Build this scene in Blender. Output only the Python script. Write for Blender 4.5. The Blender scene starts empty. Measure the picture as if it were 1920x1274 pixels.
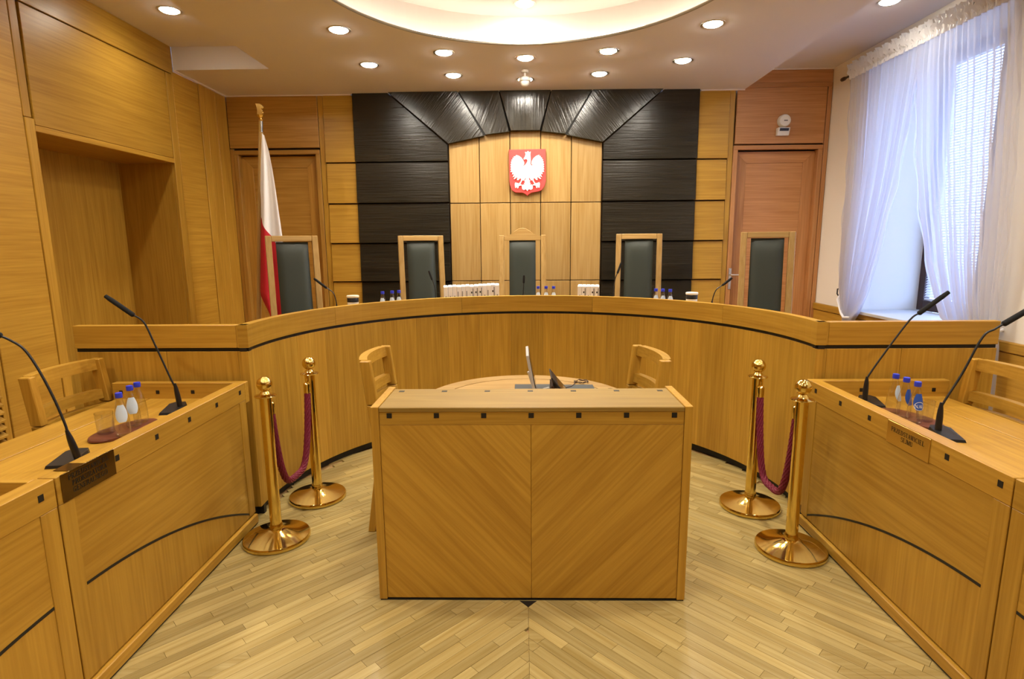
import bpy, bmesh, math, random
from math import sin, cos, pi, radians, atan2, sqrt
from mathutils import Vector, Matrix
random.seed(11)
SC = bpy.context.scene
COL = SC.collection

# ------------------------------------------------------------------ camera, world, exposure
F_PX, PITCH, YAW, ROLL = 1060.43, 0.1693, -0.0190, -0.0081
def make_camera():
    cp, sp, cy, sy = cos(PITCH), sin(PITCH), cos(YAW), sin(YAW)
    fwd = Vector((sy*cp, cy*cp, -sp)); right = Vector((cy, -sy, 0)); up = right.cross(fwd)
    r = right*cos(ROLL) + up*sin(ROLL); u = up*cos(ROLL) - right*sin(ROLL)
    m = Matrix((r, u, -fwd)).transposed().to_4x4(); m.translation = Vector((-0.0401, 0, 1.65))
    cd = bpy.data.cameras.new('camera'); cd.sensor_width = 36; cd.lens = F_PX/1920*36; cd.clip_start = .02
    co = bpy.data.objects.new('camera', cd); co.matrix_world = m; COL.objects.link(co); SC.camera = co
make_camera()
W = bpy.data.worlds.new('daylight'); SC.world = W; W.use_nodes = True
bg = W.node_tree.nodes['Background']; bg.inputs[0].default_value = (.34, .52, 1.0, 1); bg.inputs[1].default_value = 14.0
SC.view_settings.view_transform = 'Standard'; SC.view_settings.look = 'None'
SC.view_settings.exposure = 0.0; SC.view_settings.gamma = 1.0; SC.view_settings.use_curve_mapping = False
try:
    SC.cycles.max_bounces = 10; SC.cycles.diffuse_bounces = 6; SC.cycles.glossy_bounces = 4
    SC.cycles.transmission_bounces = 8; SC.cycles.transparent_max_bounces = 12
    SC.cycles.caustics_reflective = False; SC.cycles.caustics_refractive = False
    SC.cycles.sample_clamp_indirect = 6.0; SC.cycles.use_denoising = True
except Exception: pass
LAMP_W = 74.0            # each recessed downlight
LAMP_C = (1.0, .90, .76)
COVE = 12.0              # tube hidden behind the lip of the round ceiling recess
def lamp(name, kind, loc, energy, color, parent=None, size=None, spot=None, rot=None):
    l = bpy.data.lights.new(name, kind); l.energy = energy; l.color = color
    if kind == 'SPOT':
        l.spot_size = radians(spot or 120); l.spot_blend = 1.0; l.shadow_soft_size = size or .05
    if kind == 'AREA':
        l.shape = 'RECTANGLE'; l.size, l.size_y = size
    o = bpy.data.objects.new(name, l); COL.objects.link(o); o.location = loc
    if rot: o.rotation_euler = rot
    if parent: put(o, parent)
    return o
WM = {}
def put(o, parent):
    o.parent = parent; o.location = Vector(o.location) - WM[parent.name].translation
# daylight portal in the window opening
pl_ = lamp('window_daylight', 'AREA', (3.99, 5.02, 2.15), 1, (1, 1, 1), size=(1.4, 2.3), rot=(radians(90), 0, radians(90)))
try: pl_.data.cycles.is_portal = True
except Exception: pass
# the room's lamps behind the camera (their fittings are out of the frame)
for x, y in ((-1.45, 2.7), (1.45, 2.7), (-2.83, 3.0), (2.83, 3.0), (0, 2.0), (-2.83, 1.2), (2.83, 1.2),
             (-1.3, .6), (1.3, .6), (-1.3, -1.2), (1.3, -1.2)):
    lamp('rear_lamp', 'SPOT', (x, y, 3.24 if abs(x) < 2.4 else 3.45), LAMP_W*1.25, LAMP_C, size=.06, spot=150)

# ------------------------------------------------------------------ materials
def nt(m):
    m.use_nodes = True; n = m.node_tree.nodes; return n, m.node_tree.links, n['Principled BSDF']
def plain(name, col, rough=.5, metal=0.0, spec=.5, emit=None, es=0, bump=0, bscale=200, trans=0, ior=1.45, coat=0):
    m = bpy.data.materials.new(name); n, l, b = nt(m)
    b.inputs['Base Color'].default_value = (*col, 1); b.inputs['Roughness'].default_value = rough
    b.inputs['Metallic'].default_value = metal; b.inputs['Specular IOR Level'].default_value = spec
    b.inputs['IOR'].default_value = ior; b.inputs['Transmission Weight'].default_value = trans
    b.inputs['Coat Weight'].default_value = coat
    if emit: b.inputs['Emission Color'].default_value = (*emit, 1); b.inputs['Emission Strength'].default_value = es
    if bump:
        t = n.new('ShaderNodeTexCoord'); no = n.new('ShaderNodeTexNoise'); no.inputs['Scale'].default_value = bscale
        bu = n.new('ShaderNodeBump'); bu.inputs['Strength'].default_value = bump; bu.inputs['Distance'].default_value = .002
        l.new(t.outputs['Object'], no.inputs['Vector']); l.new(no.outputs[0], bu.inputs['Height']); l.new(bu.outputs[0], b.inputs['Normal'])
    return m
def wood(name, light, dark, grain='z', rough=.38, rot=None, var=.10, bump=.25, contrast=1.0, fine=75, big=7, spec=.38, bdist=.0015):
    m = bpy.data.materials.new(name); n, l, b = nt(m)
    tc = n.new('ShaderNodeTexCoord'); oi = n.new('ShaderNodeObjectInfo')
    mu = n.new('ShaderNodeMath'); mu.operation = 'MULTIPLY'; mu.inputs[1].default_value = 41.0
    l.new(oi.outputs['Random'], mu.inputs[0])
    ad = n.new('ShaderNodeVectorMath'); ad.operation = 'ADD'
    l.new(tc.outputs['Object'], ad.inputs[0]); l.new(mu.outputs[0], ad.inputs[1])
    src = ad.outputs[0]
    if rot:
        rm = n.new('ShaderNodeMapping'); rm.inputs['Rotation'].default_value = rot; l.new(src, rm.inputs[0]); src = rm.outputs[0]
    def sc(f, s): return tuple(s if a in grain else f for a in 'xyz')
    m1 = n.new('ShaderNodeMapping'); m1.inputs['Scale'].default_value = sc(fine, 2.2); l.new(src, m1.inputs[0])
    n1 = n.new('ShaderNodeTexNoise'); n1.inputs['Scale'].default_value = 1; n1.inputs['Detail'].default_value = 4; l.new(m1.outputs[0], n1.inputs[0])
    m2 = n.new('ShaderNodeMapping'); m2.inputs['Scale'].default_value = sc(big, .55); l.new(src, m2.inputs[0])
    n2 = n.new('ShaderNodeTexNoise'); n2.inputs['Scale'].default_value = 1; n2.inputs['Detail'].default_value = 2; n2.inputs['Distortion'].default_value = .4; l.new(m2.outputs[0], n2.inputs[0])
    rg = n.new('ShaderNodeMath'); rg.operation = 'MULTIPLY'; rg.inputs[1].default_value = 26; l.new(n2.outputs[0], rg.inputs[0])
    si = n.new('ShaderNodeMath'); si.operation = 'SINE'; l.new(rg.outputs[0], si.inputs[0])
    s2 = n.new('ShaderNodeMath'); s2.operation = 'MULTIPLY_ADD'; s2.inputs[1].default_value = .07*contrast; l.new(si.outputs[0], s2.inputs[0]); l.new(n1.outputs[0], s2.inputs[2])
    s3 = n.new('ShaderNodeMath'); s3.operation = 'MULTIPLY_ADD'; s3.inputs[1].default_value = .28*contrast; l.new(n2.outputs[0], s3.inputs[0]); l.new(s2.outputs[0], s3.inputs[2])
    cr = n.new('ShaderNodeValToRGB'); cr.color_ramp.elements[0].position = .38; cr.color_ramp.elements[1].position = .88
    cr.color_ramp.elements[0].color = (*dark, 1); cr.color_ramp.elements[1].color = (*light, 1); l.new(s3.outputs[0], cr.inputs[0])
    hv = n.new('ShaderNodeHueSaturation'); mr = n.new('ShaderNodeMapRange')
    mr.inputs['To Min'].default_value = 1-var; mr.inputs['To Max'].default_value = 1+var
    l.new(oi.outputs['Random'], mr.inputs['Value']); l.new(mr.outputs[0], hv.inputs['Value']); l.new(cr.outputs[0], hv.inputs['Color'])
    l.new(hv.outputs[0], b.inputs['Base Color'])
    b.inputs['Roughness'].default_value = rough; b.inputs['Specular IOR Level'].default_value = spec
    bu = n.new('ShaderNodeBump'); bu.inputs['Strength'].default_value = bump; bu.inputs['Distance'].default_value = bdist
    l.new(n1.outputs[0], bu.inputs['Height']); l.new(bu.outputs[0], b.inputs['Normal'])
    return m
OL, OD = (.50, .285, .038), (.36, .185, .019)
OAK = {g: wood('oak_'+g, OL, OD, g, contrast={'y': .7}.get(g, 1.0)) for g in ('x', 'y', 'z')}
OAK['xy'] = wood('oak_curved_rail', OL, OD, 'xy', big=5)
OAK['d1'] = wood('oak_diagonal_down', OL, OD, 'x', rot=(0, radians(-47), 0), contrast=1.3)
OAK['d2'] = wood('oak_diagonal_up', OL, OD, 'x', rot=(0, radians(47), 0), contrast=1.3)
OAKL = {g: wood('pale_oak_'+g, (.40, .255, .090), (.30, .172, .046), g, contrast=1.2) for g in ('x', 'z')}
OAKF = wood('floor_oak', (.44, .345, .142), (.32, .23, .074), 'x', rough=.27, var=.20, bump=.12, fine=60, big=9)
OAKR = {g: wood('red_oak_'+g, (.52, .255, .095), (.38, .165, .050), g) for g in ('x', 'z')}
OAKB = {g: wood('brown_oak_'+g, (.44, .235, .045), (.31, .150, .022), g) for g in ('x', 'z')}
DARK = {g: wood('black_oak_'+g, (.020, .016, .009), (.007, .0055, .003), g, rough=.27, bump=1.0, fine=55, spec=.5, bdist=.002) for g in ('x', 'z')}
DARKV = {k: wood('black_oak_'+k, (.020, .016, .009), (.007, .0055, .003), 'z', rough=.20, bump=1.0, fine=60, spec=.6, bdist=.0038, rot=(0, radians(a), 0))
         for k, a in (('keystone', 0), ('voussoir_left', -22), ('voussoir_right', 22), ('voussoir_far_left', -40), ('voussoir_far_right', 40))}
BLACK = plain('black_inlay', (.008, .007, .006), .5)
SHADOW = plain('dark_joint_and_shade', (.05, .024, .008), .8)  # dark brown of joints and grooves, also painted shade under the sill
WHITE = plain('white_ceiling_paint', (.66, .62, .60), .9, bump=.1, bscale=60)
PLASTER = plain('cream_wall_paint', (.84, .80, .71), .85, bump=.15, bscale=50)
BRASS = plain('polished_brass', (.80, .60, .19), .10, 1.0)
PLAQUE = plain('brass_plaque', (.78, .52, .14), .30, 1.0)
GOLD = plain('gilt', (.85, .60, .18), .25, 1.0)
CHROME = plain('chrome', (.75, .75, .76), .12, 1.0)
NICKEL = plain('satin_nickel', (.70, .66, .58), .3, 1.0)
LEATHER = plain('dark_green_leather', (.026, .033, .025), .45, bump=.25, bscale=180)
BLK = plain('black_plastic', (.010, .010, .011), .42)
FOAM = plain('black_foam', (.006, .006, .006), .9)
CAP = plain('blue_cap', (.03, .05, .62), .35)
LABELB = plain('label_back', (.55, .66, .78), .6)
LABELF = plain('label_blue', (.02, .08, .42), .5)
PAPER = plain('white_paper', (.80, .80, .80), .7)
TRAY = wood('mahogany', (.20, .06, .035), (.10, .028, .016), 'x', rough=.35)
ROPE = plain('crimson_rope', (.17, .008, .032), .65)
STONE = plain('stone_sill', (.50, .49, .47), .5, bump=.2, bscale=30)
FRAMEB = plain('brown_window_frame', (.050, .022, .016), .45)
SLATM = plain('white_blind', (.75, .76, .78), .5)
WHITEP = plain('white_plastic', (.75, .73, .68), .5)
REDP = plain('red_enamel', (.72, .06, .055), .45)
WHITEE = plain('white_enamel', (.82, .80, .76), .45)
REDF = plain('red_cloth', (.50, .012, .020), .8)
WHITEF = plain('white_cloth', (.82, .81, .82), .8)
LAMPM = plain('lamp_glow', (1, 1, 1), .5, emit=(1.0, .93, .80), es=110)
TUBEM = plain('cove_tube', (1, 1, 1), .5, emit=(1.0, .88, .66), es=COVE)
SCREEN = plain('dark_screen', (.02, .018, .016), .12)
SILVER = plain('silver_plastic', (.55, .55, .56), .35, .4)
def sheer():
    m = bpy.data.materials.new('sheer_curtain'); n, l, b = nt(m); n.remove(b); out = n['Material Output']
    d = n.new('ShaderNodeBsdfDiffuse'); d.inputs[0].default_value = (.70, .71, .75, 1)
    t = n.new('ShaderNodeBsdfTranslucent'); t.inputs[0].default_value = (.86, .87, .95, 1)
    tr = n.new('ShaderNodeBsdfTransparent'); a = n.new('ShaderNodeMixShader'); a.inputs[0].default_value = .66
    c = n.new('ShaderNodeMixShader'); lw = n.new('ShaderNodeLayerWeight'); lw.inputs[0].default_value = .35; mp = n.new('ShaderNodeMapRange'); mp.inputs['To Min'].default_value = .30; mp.inputs['To Max'].default_value = .04
    l.new(lw.outputs['Facing'], mp.inputs['Value']); l.new(mp.outputs[0], c.inputs[0])
    l.new(d.outputs[0], a.inputs[1]); l.new(t.outputs[0], a.inputs[2]); l.new(a.outputs[0], c.inputs[1]); l.new(tr.outputs[0], c.inputs[2]); l.new(c.outputs[0], out.inputs[0])
    return m
SHEER = sheer()
def pane_mat(nm, ior, tint):
    m = bpy.data.materials.new(nm); n, l, b = nt(m); n.remove(b); out = n['Material Output']
    g = n.new('ShaderNodeBsdfGlossy'); g.inputs['Roughness'].default_value = .02; tr = n.new('ShaderNodeBsdfTransparent'); tr.inputs[0].default_value = (tint, tint, tint, 1)
    f = n.new('ShaderNodeLayerWeight'); f.inputs[0].default_value = .5; c = n.new('ShaderNodeMixShader')
    pw = n.new('ShaderNodeMath'); pw.operation = 'POWER'; pw.inputs[1].default_value = 2.6; l.new(f.outputs['Facing'], pw.inputs[0])
    ma = n.new('ShaderNodeMath'); ma.operation = 'MULTIPLY_ADD'; ma.inputs[1].default_value = ior-.75; ma.inputs[2].default_value = .09; l.new(pw.outputs[0], ma.inputs[0])
    l.new(ma.outputs[0], c.inputs[0]); l.new(tr.outputs[0], c.inputs[1]); l.new(g.outputs[0], c.inputs[2]); l.new(c.outputs[0], out.inputs[0])
    return m
PANE = pane_mat('window_pane', 1.45, 1.0); GLASS = pane_mat('bottle_glass', 1.55, .94); TUMB = pane_mat('tumbler_glass', 1.55, .96)

# ------------------------------------------------------------------ object helpers
def tag(o, label=None, cat=None, group=None, kind=None):
    if label: o['label'] = label
    if cat: o['category'] = cat
    if group: o['group'] = group
    if kind: o['kind'] = kind
    return o
def thing(name, loc, label, cat, group=None, rz=0, kind=None):
    o = bpy.data.objects.new(name, None); o.empty_display_size = .1; COL.objects.link(o)
    o.location = loc; o.rotation_euler = (0, 0, rz)
    WM[o.name] = Matrix.Translation(Vector(loc)) @ Matrix.Rotation(rz, 4, 'Z')
    return tag(o, label, cat, group, kind)
class MB:
    def __init__(s): s.bm = bmesh.new()
    def _bev(s, faces, bev):
        if bev:
            es = {e for f in faces for e in f.edges}
            bmesh.ops.bevel(s.bm, geom=list(es), offset=bev, segments=1, affect='EDGES', profile=.5)
    def box(s, x0, x1, y0, y1, z0, z1, bev=0):
        v = [s.bm.verts.new(p) for p in ((x0,y0,z0),(x1,y0,z0),(x1,y1,z0),(x0,y1,z0),(x0,y0,z1),(x1,y0,z1),(x1,y1,z1),(x0,y1,z1))]
        fs = [s.bm.faces.new([v[i] for i in q]) for q in ((0,3,2,1),(4,5,6,7),(0,1,5,4),(1,2,6,5),(2,3,7,6),(3,0,4,7))]
        s._bev(fs, bev); return s
    def hexa(s, P, bev=0):          # 8 points: bottom ring, top ring
        v = [s.bm.verts.new(p) for p in P]
        fs = [s.bm.faces.new([v[i] for i in q]) for q in ((0,3,2,1),(4,5,6,7),(0,1,5,4),(1,2,6,5),(2,3,7,6),(3,0,4,7))]
        s._bev(fs, bev); return s
    def prism(s, pts, fn0, fn1, bev=0):  # pts 2D, fn maps to 3D near / far
        a = [s.bm.verts.new(fn0(*p)) for p in pts]; b = [s.bm.verts.new(fn1(*p)) for p in pts]; n = len(pts)
        fs = [s.bm.faces.new(a), s.bm.faces.new(b[::-1])]
        fs += [s.bm.faces.new([a[i], b[i], b[(i+1) % n], a[(i+1) % n]]) for i in range(n)]
        s._bev(fs, bev); return s
    def xz(s, pts, y0, y1, bev=0): return s.prism(pts, lambda a, b: (a, y0, b), lambda a, b: (a, y1, b), bev)
    def yz(s, pts, x0, x1, bev=0): return s.prism(pts, lambda a, b: (x0, a, b), lambda a, b: (x1, a, b), bev)
    def xy(s, pts, z0, z1, bev=0): return s.prism(pts, lambda a, b: (a, b, z0), lambda a, b: (a, b, z1), bev)
    def lathe(s, prof, c=(0, 0, 0), n=24, ax='z'):
        rings = []
        for r, h in prof:
            ring = []
            for i in range(n):
                t = 2*pi*i/n; p = (r*cos(t), r*sin(t), h)
                if ax == 'y': p = (p[0], h, p[1])
                if ax == 'x': p = (h, p[0], p[1])
                ring.append(s.bm.verts.new((c[0]+p[0], c[1]+p[1], c[2]+p[2])))
            rings.append(ring)
        for a, b in zip(rings, rings[1:]):
            for i in range(n): s.bm.faces.new((a[i], a[(i+1) % n], b[(i+1) % n], b[i]))
        s.bm.faces.new(rings[0][::-1]); s.bm.faces.new(rings[-1]); return s
    def tube(s, pts, r, n=8, closed=False):
        pts = [Vector(p) for p in pts]; rings = []; N = len(pts)
        rr = r if isinstance(r, (list, tuple)) else [r]*N
        prev = None
        for i, p in enumerate(pts):
            if closed: t = pts[(i+1) % N]-pts[i-1]
            else: t = pts[min(i+1, N-1)]-pts[max(i-1, 0)]
            t.normalize()
            a = prev if prev is not None else (Vector((0, 0, 1)) if abs(t.z) < .9 else Vector((1, 0, 0)))
            u = (a - t*a.dot(t)).normalized(); w = t.cross(u); prev = u
            rings.append([s.bm.verts.new(p+u*rr[i]*cos(2*pi*k/n)+w*rr[i]*sin(2*pi*k/n)) for k in range(n)])
        prs = list(zip(rings, rings[1:]))
        if closed: prs.append((rings[-1], rings[0]))
        for a, b in prs:
            for k in range(n): s.bm.faces.new((a[k], a[(k+1) % n], b[(k+1) % n], b[k]))
        if not closed: s.bm.faces.new(rings[0][::-1]); s.bm.faces.new(rings[-1])
        return s
    def sheet(s, fn, nu, nv):
        g = [[s.bm.verts.new(fn(i/nu, j/nv)) for i in range(nu+1)] for j in range(nv+1)]
        for j in range(nv):
            for i in range(nu): s.bm.faces.new((g[j][i], g[j][i+1], g[j+1][i+1], g[j+1][i]))
        return s
    def ball(s, c, r, nu=20, nv=12):
        return s.lathe([(max(r*sin(pi*k/nv), 1e-4), -r*cos(pi*k/nv)) for k in range(nv+1)], c, nu)
    def arc(s, O, r0, r1, a0, a1, z0, z1, n=8):   # angles measured from +Y towards +X
        pts = [(O[0]+r0*sin(a0+(a1-a0)*i/n), O[1]+r0*cos(a0+(a1-a0)*i/n)) for i in range(n+1)]
        pts += [(O[0]+r1*sin(a1-(a1-a0)*i/n), O[1]+r1*cos(a1-(a1-a0)*i/n)) for i in range(n+1)]
        N = 2*(n+1)
        b = [s.bm.verts.new((*p, z0)) for p in pts]; t = [s.bm.verts.new((*p, z1)) for p in pts]
        for i in range(n):
            j, k, l, = i+1, N-2-i, N-1-i
            s.bm.faces.new((t[i], t[j], t[k], t[l])); s.bm.faces.new((b[l], b[k], b[j], b[i]))
        for i in range(N): s.bm.faces.new((b[i], b[(i+1) % N], t[(i+1) % N], t[i]))
        return s
    def build(s, name, mat, parent=None, smooth=False, local=False, **kw):
        bmesh.ops.recalc_face_normals(s.bm, faces=s.bm.faces)
        me = bpy.data.meshes.new(name); s.bm.to_mesh(me); s.bm.free()
        o = bpy.data.objects.new(name, me); COL.objects.link(o); me.materials.append(mat)
        if smooth:
            for p in me.polygons: p.use_smooth = True
            try: me.set_sharp_from_angle(angle=radians(40))
            except Exception: pass
        if parent is not None:
            o.parent = parent
            if not local: me.transform(WM[parent.name].inverted())
            WM[o.name] = WM[parent.name]
        else: WM[o.name] = Matrix.Identity(4)
        return tag(o, **kw)
def copy_tree(o, name=None, loc=None, rz=None, parent=None):
    c = o.copy(); COL.objects.link(c)
    if parent is not None: c.parent = parent
    if loc is not None: c.location = loc
    if rz is not None: c.rotation_euler = (0, 0, rz)
    for ch in list(o.children): copy_tree(ch, parent=c)
    return c
def origin_to(o, c):             # move a top-level mesh's origin without moving it
    o.data.transform(Matrix.Translation(-Vector(c))); o.location = c; WM[o.name] = Matrix.Translation(Vector(c)); return o

# ------------------------------------------------------------------ room constants
Z0, ZU, YB, XL, XR, YF, ZD = 3.285, 3.49, 6.6, -3.33, 3.35, -3.2, .35
CC, CR, CR2, ZC = (0, 3.69), 1.40, 1.60, 3.58       # round ceiling recess
G = .006

# ------------------------------------------------------------------ floor with single planks
floor = MB().box(-3.9, 4.0, YF-.1, YB+.4, -.14, -.0125).build('floor', wood('floor_base', (.5, .33, .14), (.35, .2, .07), 'y', rough=.5), kind='structure')
def clip(poly, nx, ny, c):       # keep nx*x+ny*y >= c
    out = []
    for i in range(len(poly)):
        p, q = poly[i], poly[(i+1) % len(poly)]; dp = nx*p[0]+ny*p[1]-c; dq = nx*q[0]+ny*q[1]-c
        if dp >= 0: out.append(p)
        if dp*dq < 0: t = dp/(dp-dq); out.append((p[0]+t*(q[0]-p[0]), p[1]+t*(q[1]-p[1])))
    return out
def planks():
    w, gap, items = .0475, .0007, []
    sx0 = -.02
    for side in (1, -1):
        d = Vector((side*.7071, -.7071)); nrm = Vector((side*.7071, .7071))
        for k in range(-20, 130):
            off = k*w; t = -off-.5*random.random(); te = -off+2.6
            while t < te:
                L = random.choice((.30, .42, .45, .48, .50)); a, b = t+gap, t+L-gap; t += L
                base = Vector((sx0, .2))
                P = [base+d*a+nrm*(off+gap), base+d*b+nrm*(off+gap), base+d*b+nrm*(off+w-gap), base+d*a+nrm*(off+w-gap)]
                poly = [(p.x, p.y) for p in P]
                poly = clip(poly, side, 0, side*sx0+gap)
                if len(poly) < 3: continue
                poly = clip(poly, 0, 1, 1.2); poly = clip(poly, -side, 0, -1.72) if len(poly) >= 3 else poly
                if len(poly) < 3: continue
                cx = sum(p[0] for p in poly)/len(poly); cy = sum(p[1] for p in poly)/len(poly)
                if cy > 3.32 and math.hypot(cx, cy-3.32) > 1.68: continue
                ar = abs(sum(poly[i][0]*poly[(i+1) % len(poly)][1]-poly[(i+1) % len(poly)][0]*poly[i][1] for i in range(len(poly))))/2
                if ar < 1e-4: continue
                hidden = abs(cx) < .70 and 2.40 < cy < 3.35
                front = cy < 1.75 or (cy < 1.75+.55*(abs(cx)-1.0))
                items.append((poly, cx, cy, side, hidden, ar/(cy*cy+2.7) * (.02 if hidden or front else 1)))
    items.sort(key=lambda q: -q[5]); pass
    rest = MB()
    for i, (poly, cx, cy, side, hid, s) in enumerate(items):
        if i < 296:
            m = MB(); ang = -side*pi/4
            R = Matrix.Rotation(-ang, 2); pl = [R @ Vector((p[0]-cx, p[1]-cy)) for p in poly]
            m.xy([(p.x, p.y) for p in pl], -.0125, random.uniform(-.0003, .0002))
            o = m.build('plank', OAKF, floor, local=True); o.location = (cx, cy, 0); o.rotation_euler = (0, 0, ang)
        else: rest.xy(poly, -.0125, 0)
    rest.build('plank_field', OAKF, floor, kind='stuff')
planks()
m = MB()
m.box(-3.33, -1.72, YF, 3.25, -.0125, 0).box(1.72, 3.35, YF, 3.25, -.0125, 0).box(-1.72, 1.72, YF, 1.2, -.0125, 0)
m.build('outer_boards', OAKF, floor)
MB().xy([(-.060, 2.398), (.020, 2.398), (-.020, 2.352)], -.002, .0012).build('notch', BLACK, floor, label='small black triangular notch')
# dais behind the judges' bench
pts = [(1.78*sin(a), 3.32+1.78*cos(a)) for a in [radians(-90+6*i) for i in range(31)]]
m = MB(); n = len(pts)
t = [m.bm.verts.new((*p, ZD)) for p in pts]; o_ = [m.bm.verts.new((max(-3.33, min(3.35, (p[0]*9))), YB if abs(p[0]) < 1.3 else 3.32+(p[1]-3.32)*2.55, ZD)) for p in pts]
for i in range(n-1): m.bm.faces.new((t[i], t[i+1], o_[i+1], o_[i]))
b_ = [m.bm.verts.new((*p, 0)) for p in pts]
for i in range(n-1): m.bm.faces.new((t[i], b_[i], b_[i+1], t[i+1]))
m.build('dais', wood('dais_boards', (.6, .4, .17), (.45, .27, .09), 'x'), kind='structure')

# ------------------------------------------------------------------ ceiling
m = MB(); N = 96
def ring(r, z): return [m.bm.verts.new((CC[0]+r*cos(2*pi*i/N), CC[1]+r*sin(2*pi*i/N), z)) for i in range(N)]
def bridge(a, b):
    for i in range(N): m.bm.faces.new((a[i], a[(i+1) % N], b[(i+1) % N], b[i]))
def sq(z, h):
    out = []
    for i in range(N):
        t = 2*pi*i/N; c_, s_ = cos(t), sin(t); k = h/max(abs(c_), abs(s_)); out.append(m.bm.verts.new((CC[0]+c_*k, CC[1]+s_*k, z)))
    return out
r0 = ring(CR, Z0); bridge(r0, sq(Z0, 1.75)); r1 = ring(CR, Z0+.02); bridge(r0, r1); r2 = ring(CR2, Z0+.02); bridge(r1, r2); r3 = ring(CR2, ZC); bridge(r2, r3)
m.bm.faces.new(r3)
def q(x0, x1, y0, y1, z): m.bm.faces.new([m.bm.verts.new(p) for p in ((x0, y0, z), (x1, y0, z), (x1, y1, z), (x0, y1, z))])
SX0, SX1, SY = -2.415, 2.40, 5.64
q(SX0, -1.75, YF, SY, Z0); q(1.75, SX1, YF, YB, Z0); q(-1.75, 1.75, YF, CC[1]-1.75, Z0); q(-1.75, 1.75, CC[1]+1.75, YB, Z0); q(XL, -1.75, SY, YB, Z0)
q(XL-.05, SX0, YF, SY, ZU); q(SX1, XR+.7, YF, YB, ZU)
def v4(*P): m.bm.faces.new([m.bm.verts.new(p) for p in P])
v4((SX0, YF, Z0), (SX0, SY, Z0), (SX0, SY, ZU), (SX0, YF, ZU)); v4((XL, SY, Z0), (SX0, SY, Z0), (SX0, SY, ZU), (XL, SY, ZU)); v4((SX1, YF, Z0), (SX1, YB, Z0), (SX1, YB, ZU), (SX1, YF, ZU))
ceil = m.build('ceiling', WHITE, kind='structure')
MB().tube([(CC[0]+(CR+.10)*cos(2*pi*i/64), CC[1]+(CR+.10)*sin(2*pi*i/64), Z0+.045) for i in range(64)], .014, 6, True).build('cove_light', TUBEM, ceil, label='glowing tube behind the recess lip')
m = MB().tube([(CC[0]+CR*cos(2*pi*i/96), CC[1]+CR*sin(2*pi*i/96), Z0+.006) for i in range(96)], .009, 6, True); m.build('recess_rim', plain('rim_grey', (.30, .27, .22), .7), ceil, smooth=True)
# thin pale cornice strips where the ceiling meets the panelling
m = MB().box(XL, -1.93, YB-.02, YB, Z0-.012, Z0).box(1.93, SX1, YB-.02, YB, Z0-.012, Z0).box(XL, XL+.02, SY, YB, Z0-.012, Z0).box(SX1, XR, YB-.02, YB, ZU-.012, ZU)
m.build('trim_1', plain('cornice', (.80, .72, .66), .8), kind='structure')

# ------------------------------------------------------------------ back wall
m = MB().box(XL-.6, -3.25, YB+.025, YB+.3, 0, 3.7).box(-2.30, 2.35, YB+.025, YB+.3, 0, 3.7).box(3.255, XR+.7, YB+.025, YB+.3, 0, 3.7).box(-3.25, -2.30, YB+.025, YB+.3, 2.66, 3.7).box(2.35, 3.255, YB+.025, YB+.3, 2.65, 3.7)
m.box(-3.25, -2.30, YB+.2, YB+.3, 0, 2.66).box(2.35, 3.255, YB+.2, YB+.3, 0, 2.65)
wb = m.build('wall_back', SHADOW, kind='structure')
ROWS = [.35, .775, 1.218, 1.658, 2.104, 2.554]
AO, AI = 1.905, .866
def wedge(x0, x1, z0, z1, yt, yb_, name, mat):     # block whose lower edge stands proud
    MB().hexa([(x0, yb_, z0), (x1, yb_, z0), (x1, YB+.03, z0), (x0, YB+.03, z0), (x0, yt, z1), (x1, yt, z1), (x1, YB+.03, z1), (x0, YB+.03, z1)], .003).build(name, mat, wb)
for sx in (-1, 1):
    for a, b in zip(ROWS, ROWS[1:]):
        xs = sorted((sx*AO, sx*AI)); wedge(xs[0], xs[1], a+G, b-G, YB-.035, YB-.06, 'dark_block', DARK['x'])
        xs = sorted((sx*2.245, sx*(AO+.006))); wedge(xs[0], xs[1], a+G, b-G, YB-.012, YB-.035, 'oak_block', OAK['x'])
    xs = sorted((sx*2.245, sx*(AO+.006))); wedge(xs[0], xs[1], ROWS[-1]+G, Z0-.012, YB-.012, YB-.035, 'oak_block', OAK['x'])
    xs = sorted((sx*2.305, sx*2.25)); MB().box(xs[0], xs[1], YB-.005, YB+.03, ZD, Z0-.012).build('oak_post', OAK['z'], wb)
    P = [(sx*AO, 2.554+G), (sx*AI, 2.554+G), (sx*AI, 2.735), (sx*1.515, Z0), (sx*AO, Z0)]
    MB().xz(P, YB-.05, YB+.03, .003).build('dark_block', DARK['x'], wb)
    for (xa, za, xb, zb_, xc, xd, k) in ((.440+.014, 2.815, .852, 2.738, .738, 1.500, 'voussoir_far_'), (.166+.012, 2.856, .440, 2.828, .287, .728, 'voussoir_')):
        P = [(sx*xa, za), (sx*xb, zb_), (sx*xd, Z0), (sx*xc, Z0)]
        MB().xz(P, YB-.085, YB+.03, .003).build('voussoir', DARKV[k+('left' if sx < 0 else 'right')], wb)
MB().xz([(-.160, 2.868), (.160, 2.868), (.280, Z0), (-.280, Z0)], YB-.09, YB+.03, .003).build('keystone', DARKV['keystone'], wb)
MB().xz([(-.86, 2.748), (-.45, 2.833), (-.163, 2.876), (.163, 2.876), (.45, 2.833), (.86, 2.748), (.86, Z0), (-.86, Z0)], YB-.03, YB-.0185).build('arch_backing', BLACK, wb)
cw = 2*(AI-.008)/5
for i in range(5):
    x0 = -AI+.008+i*cw; x1 = x0+cw
    zt = 2.93
    for a, b in ((.35, 1.218), (1.218, 2.098), (2.098, zt)):
        MB().box(x0+.004, x1-.004, YB-.018, YB+.03, a+.004, b-.004, .003).build('pale_panel', OAKL['z'], wb)
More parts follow.
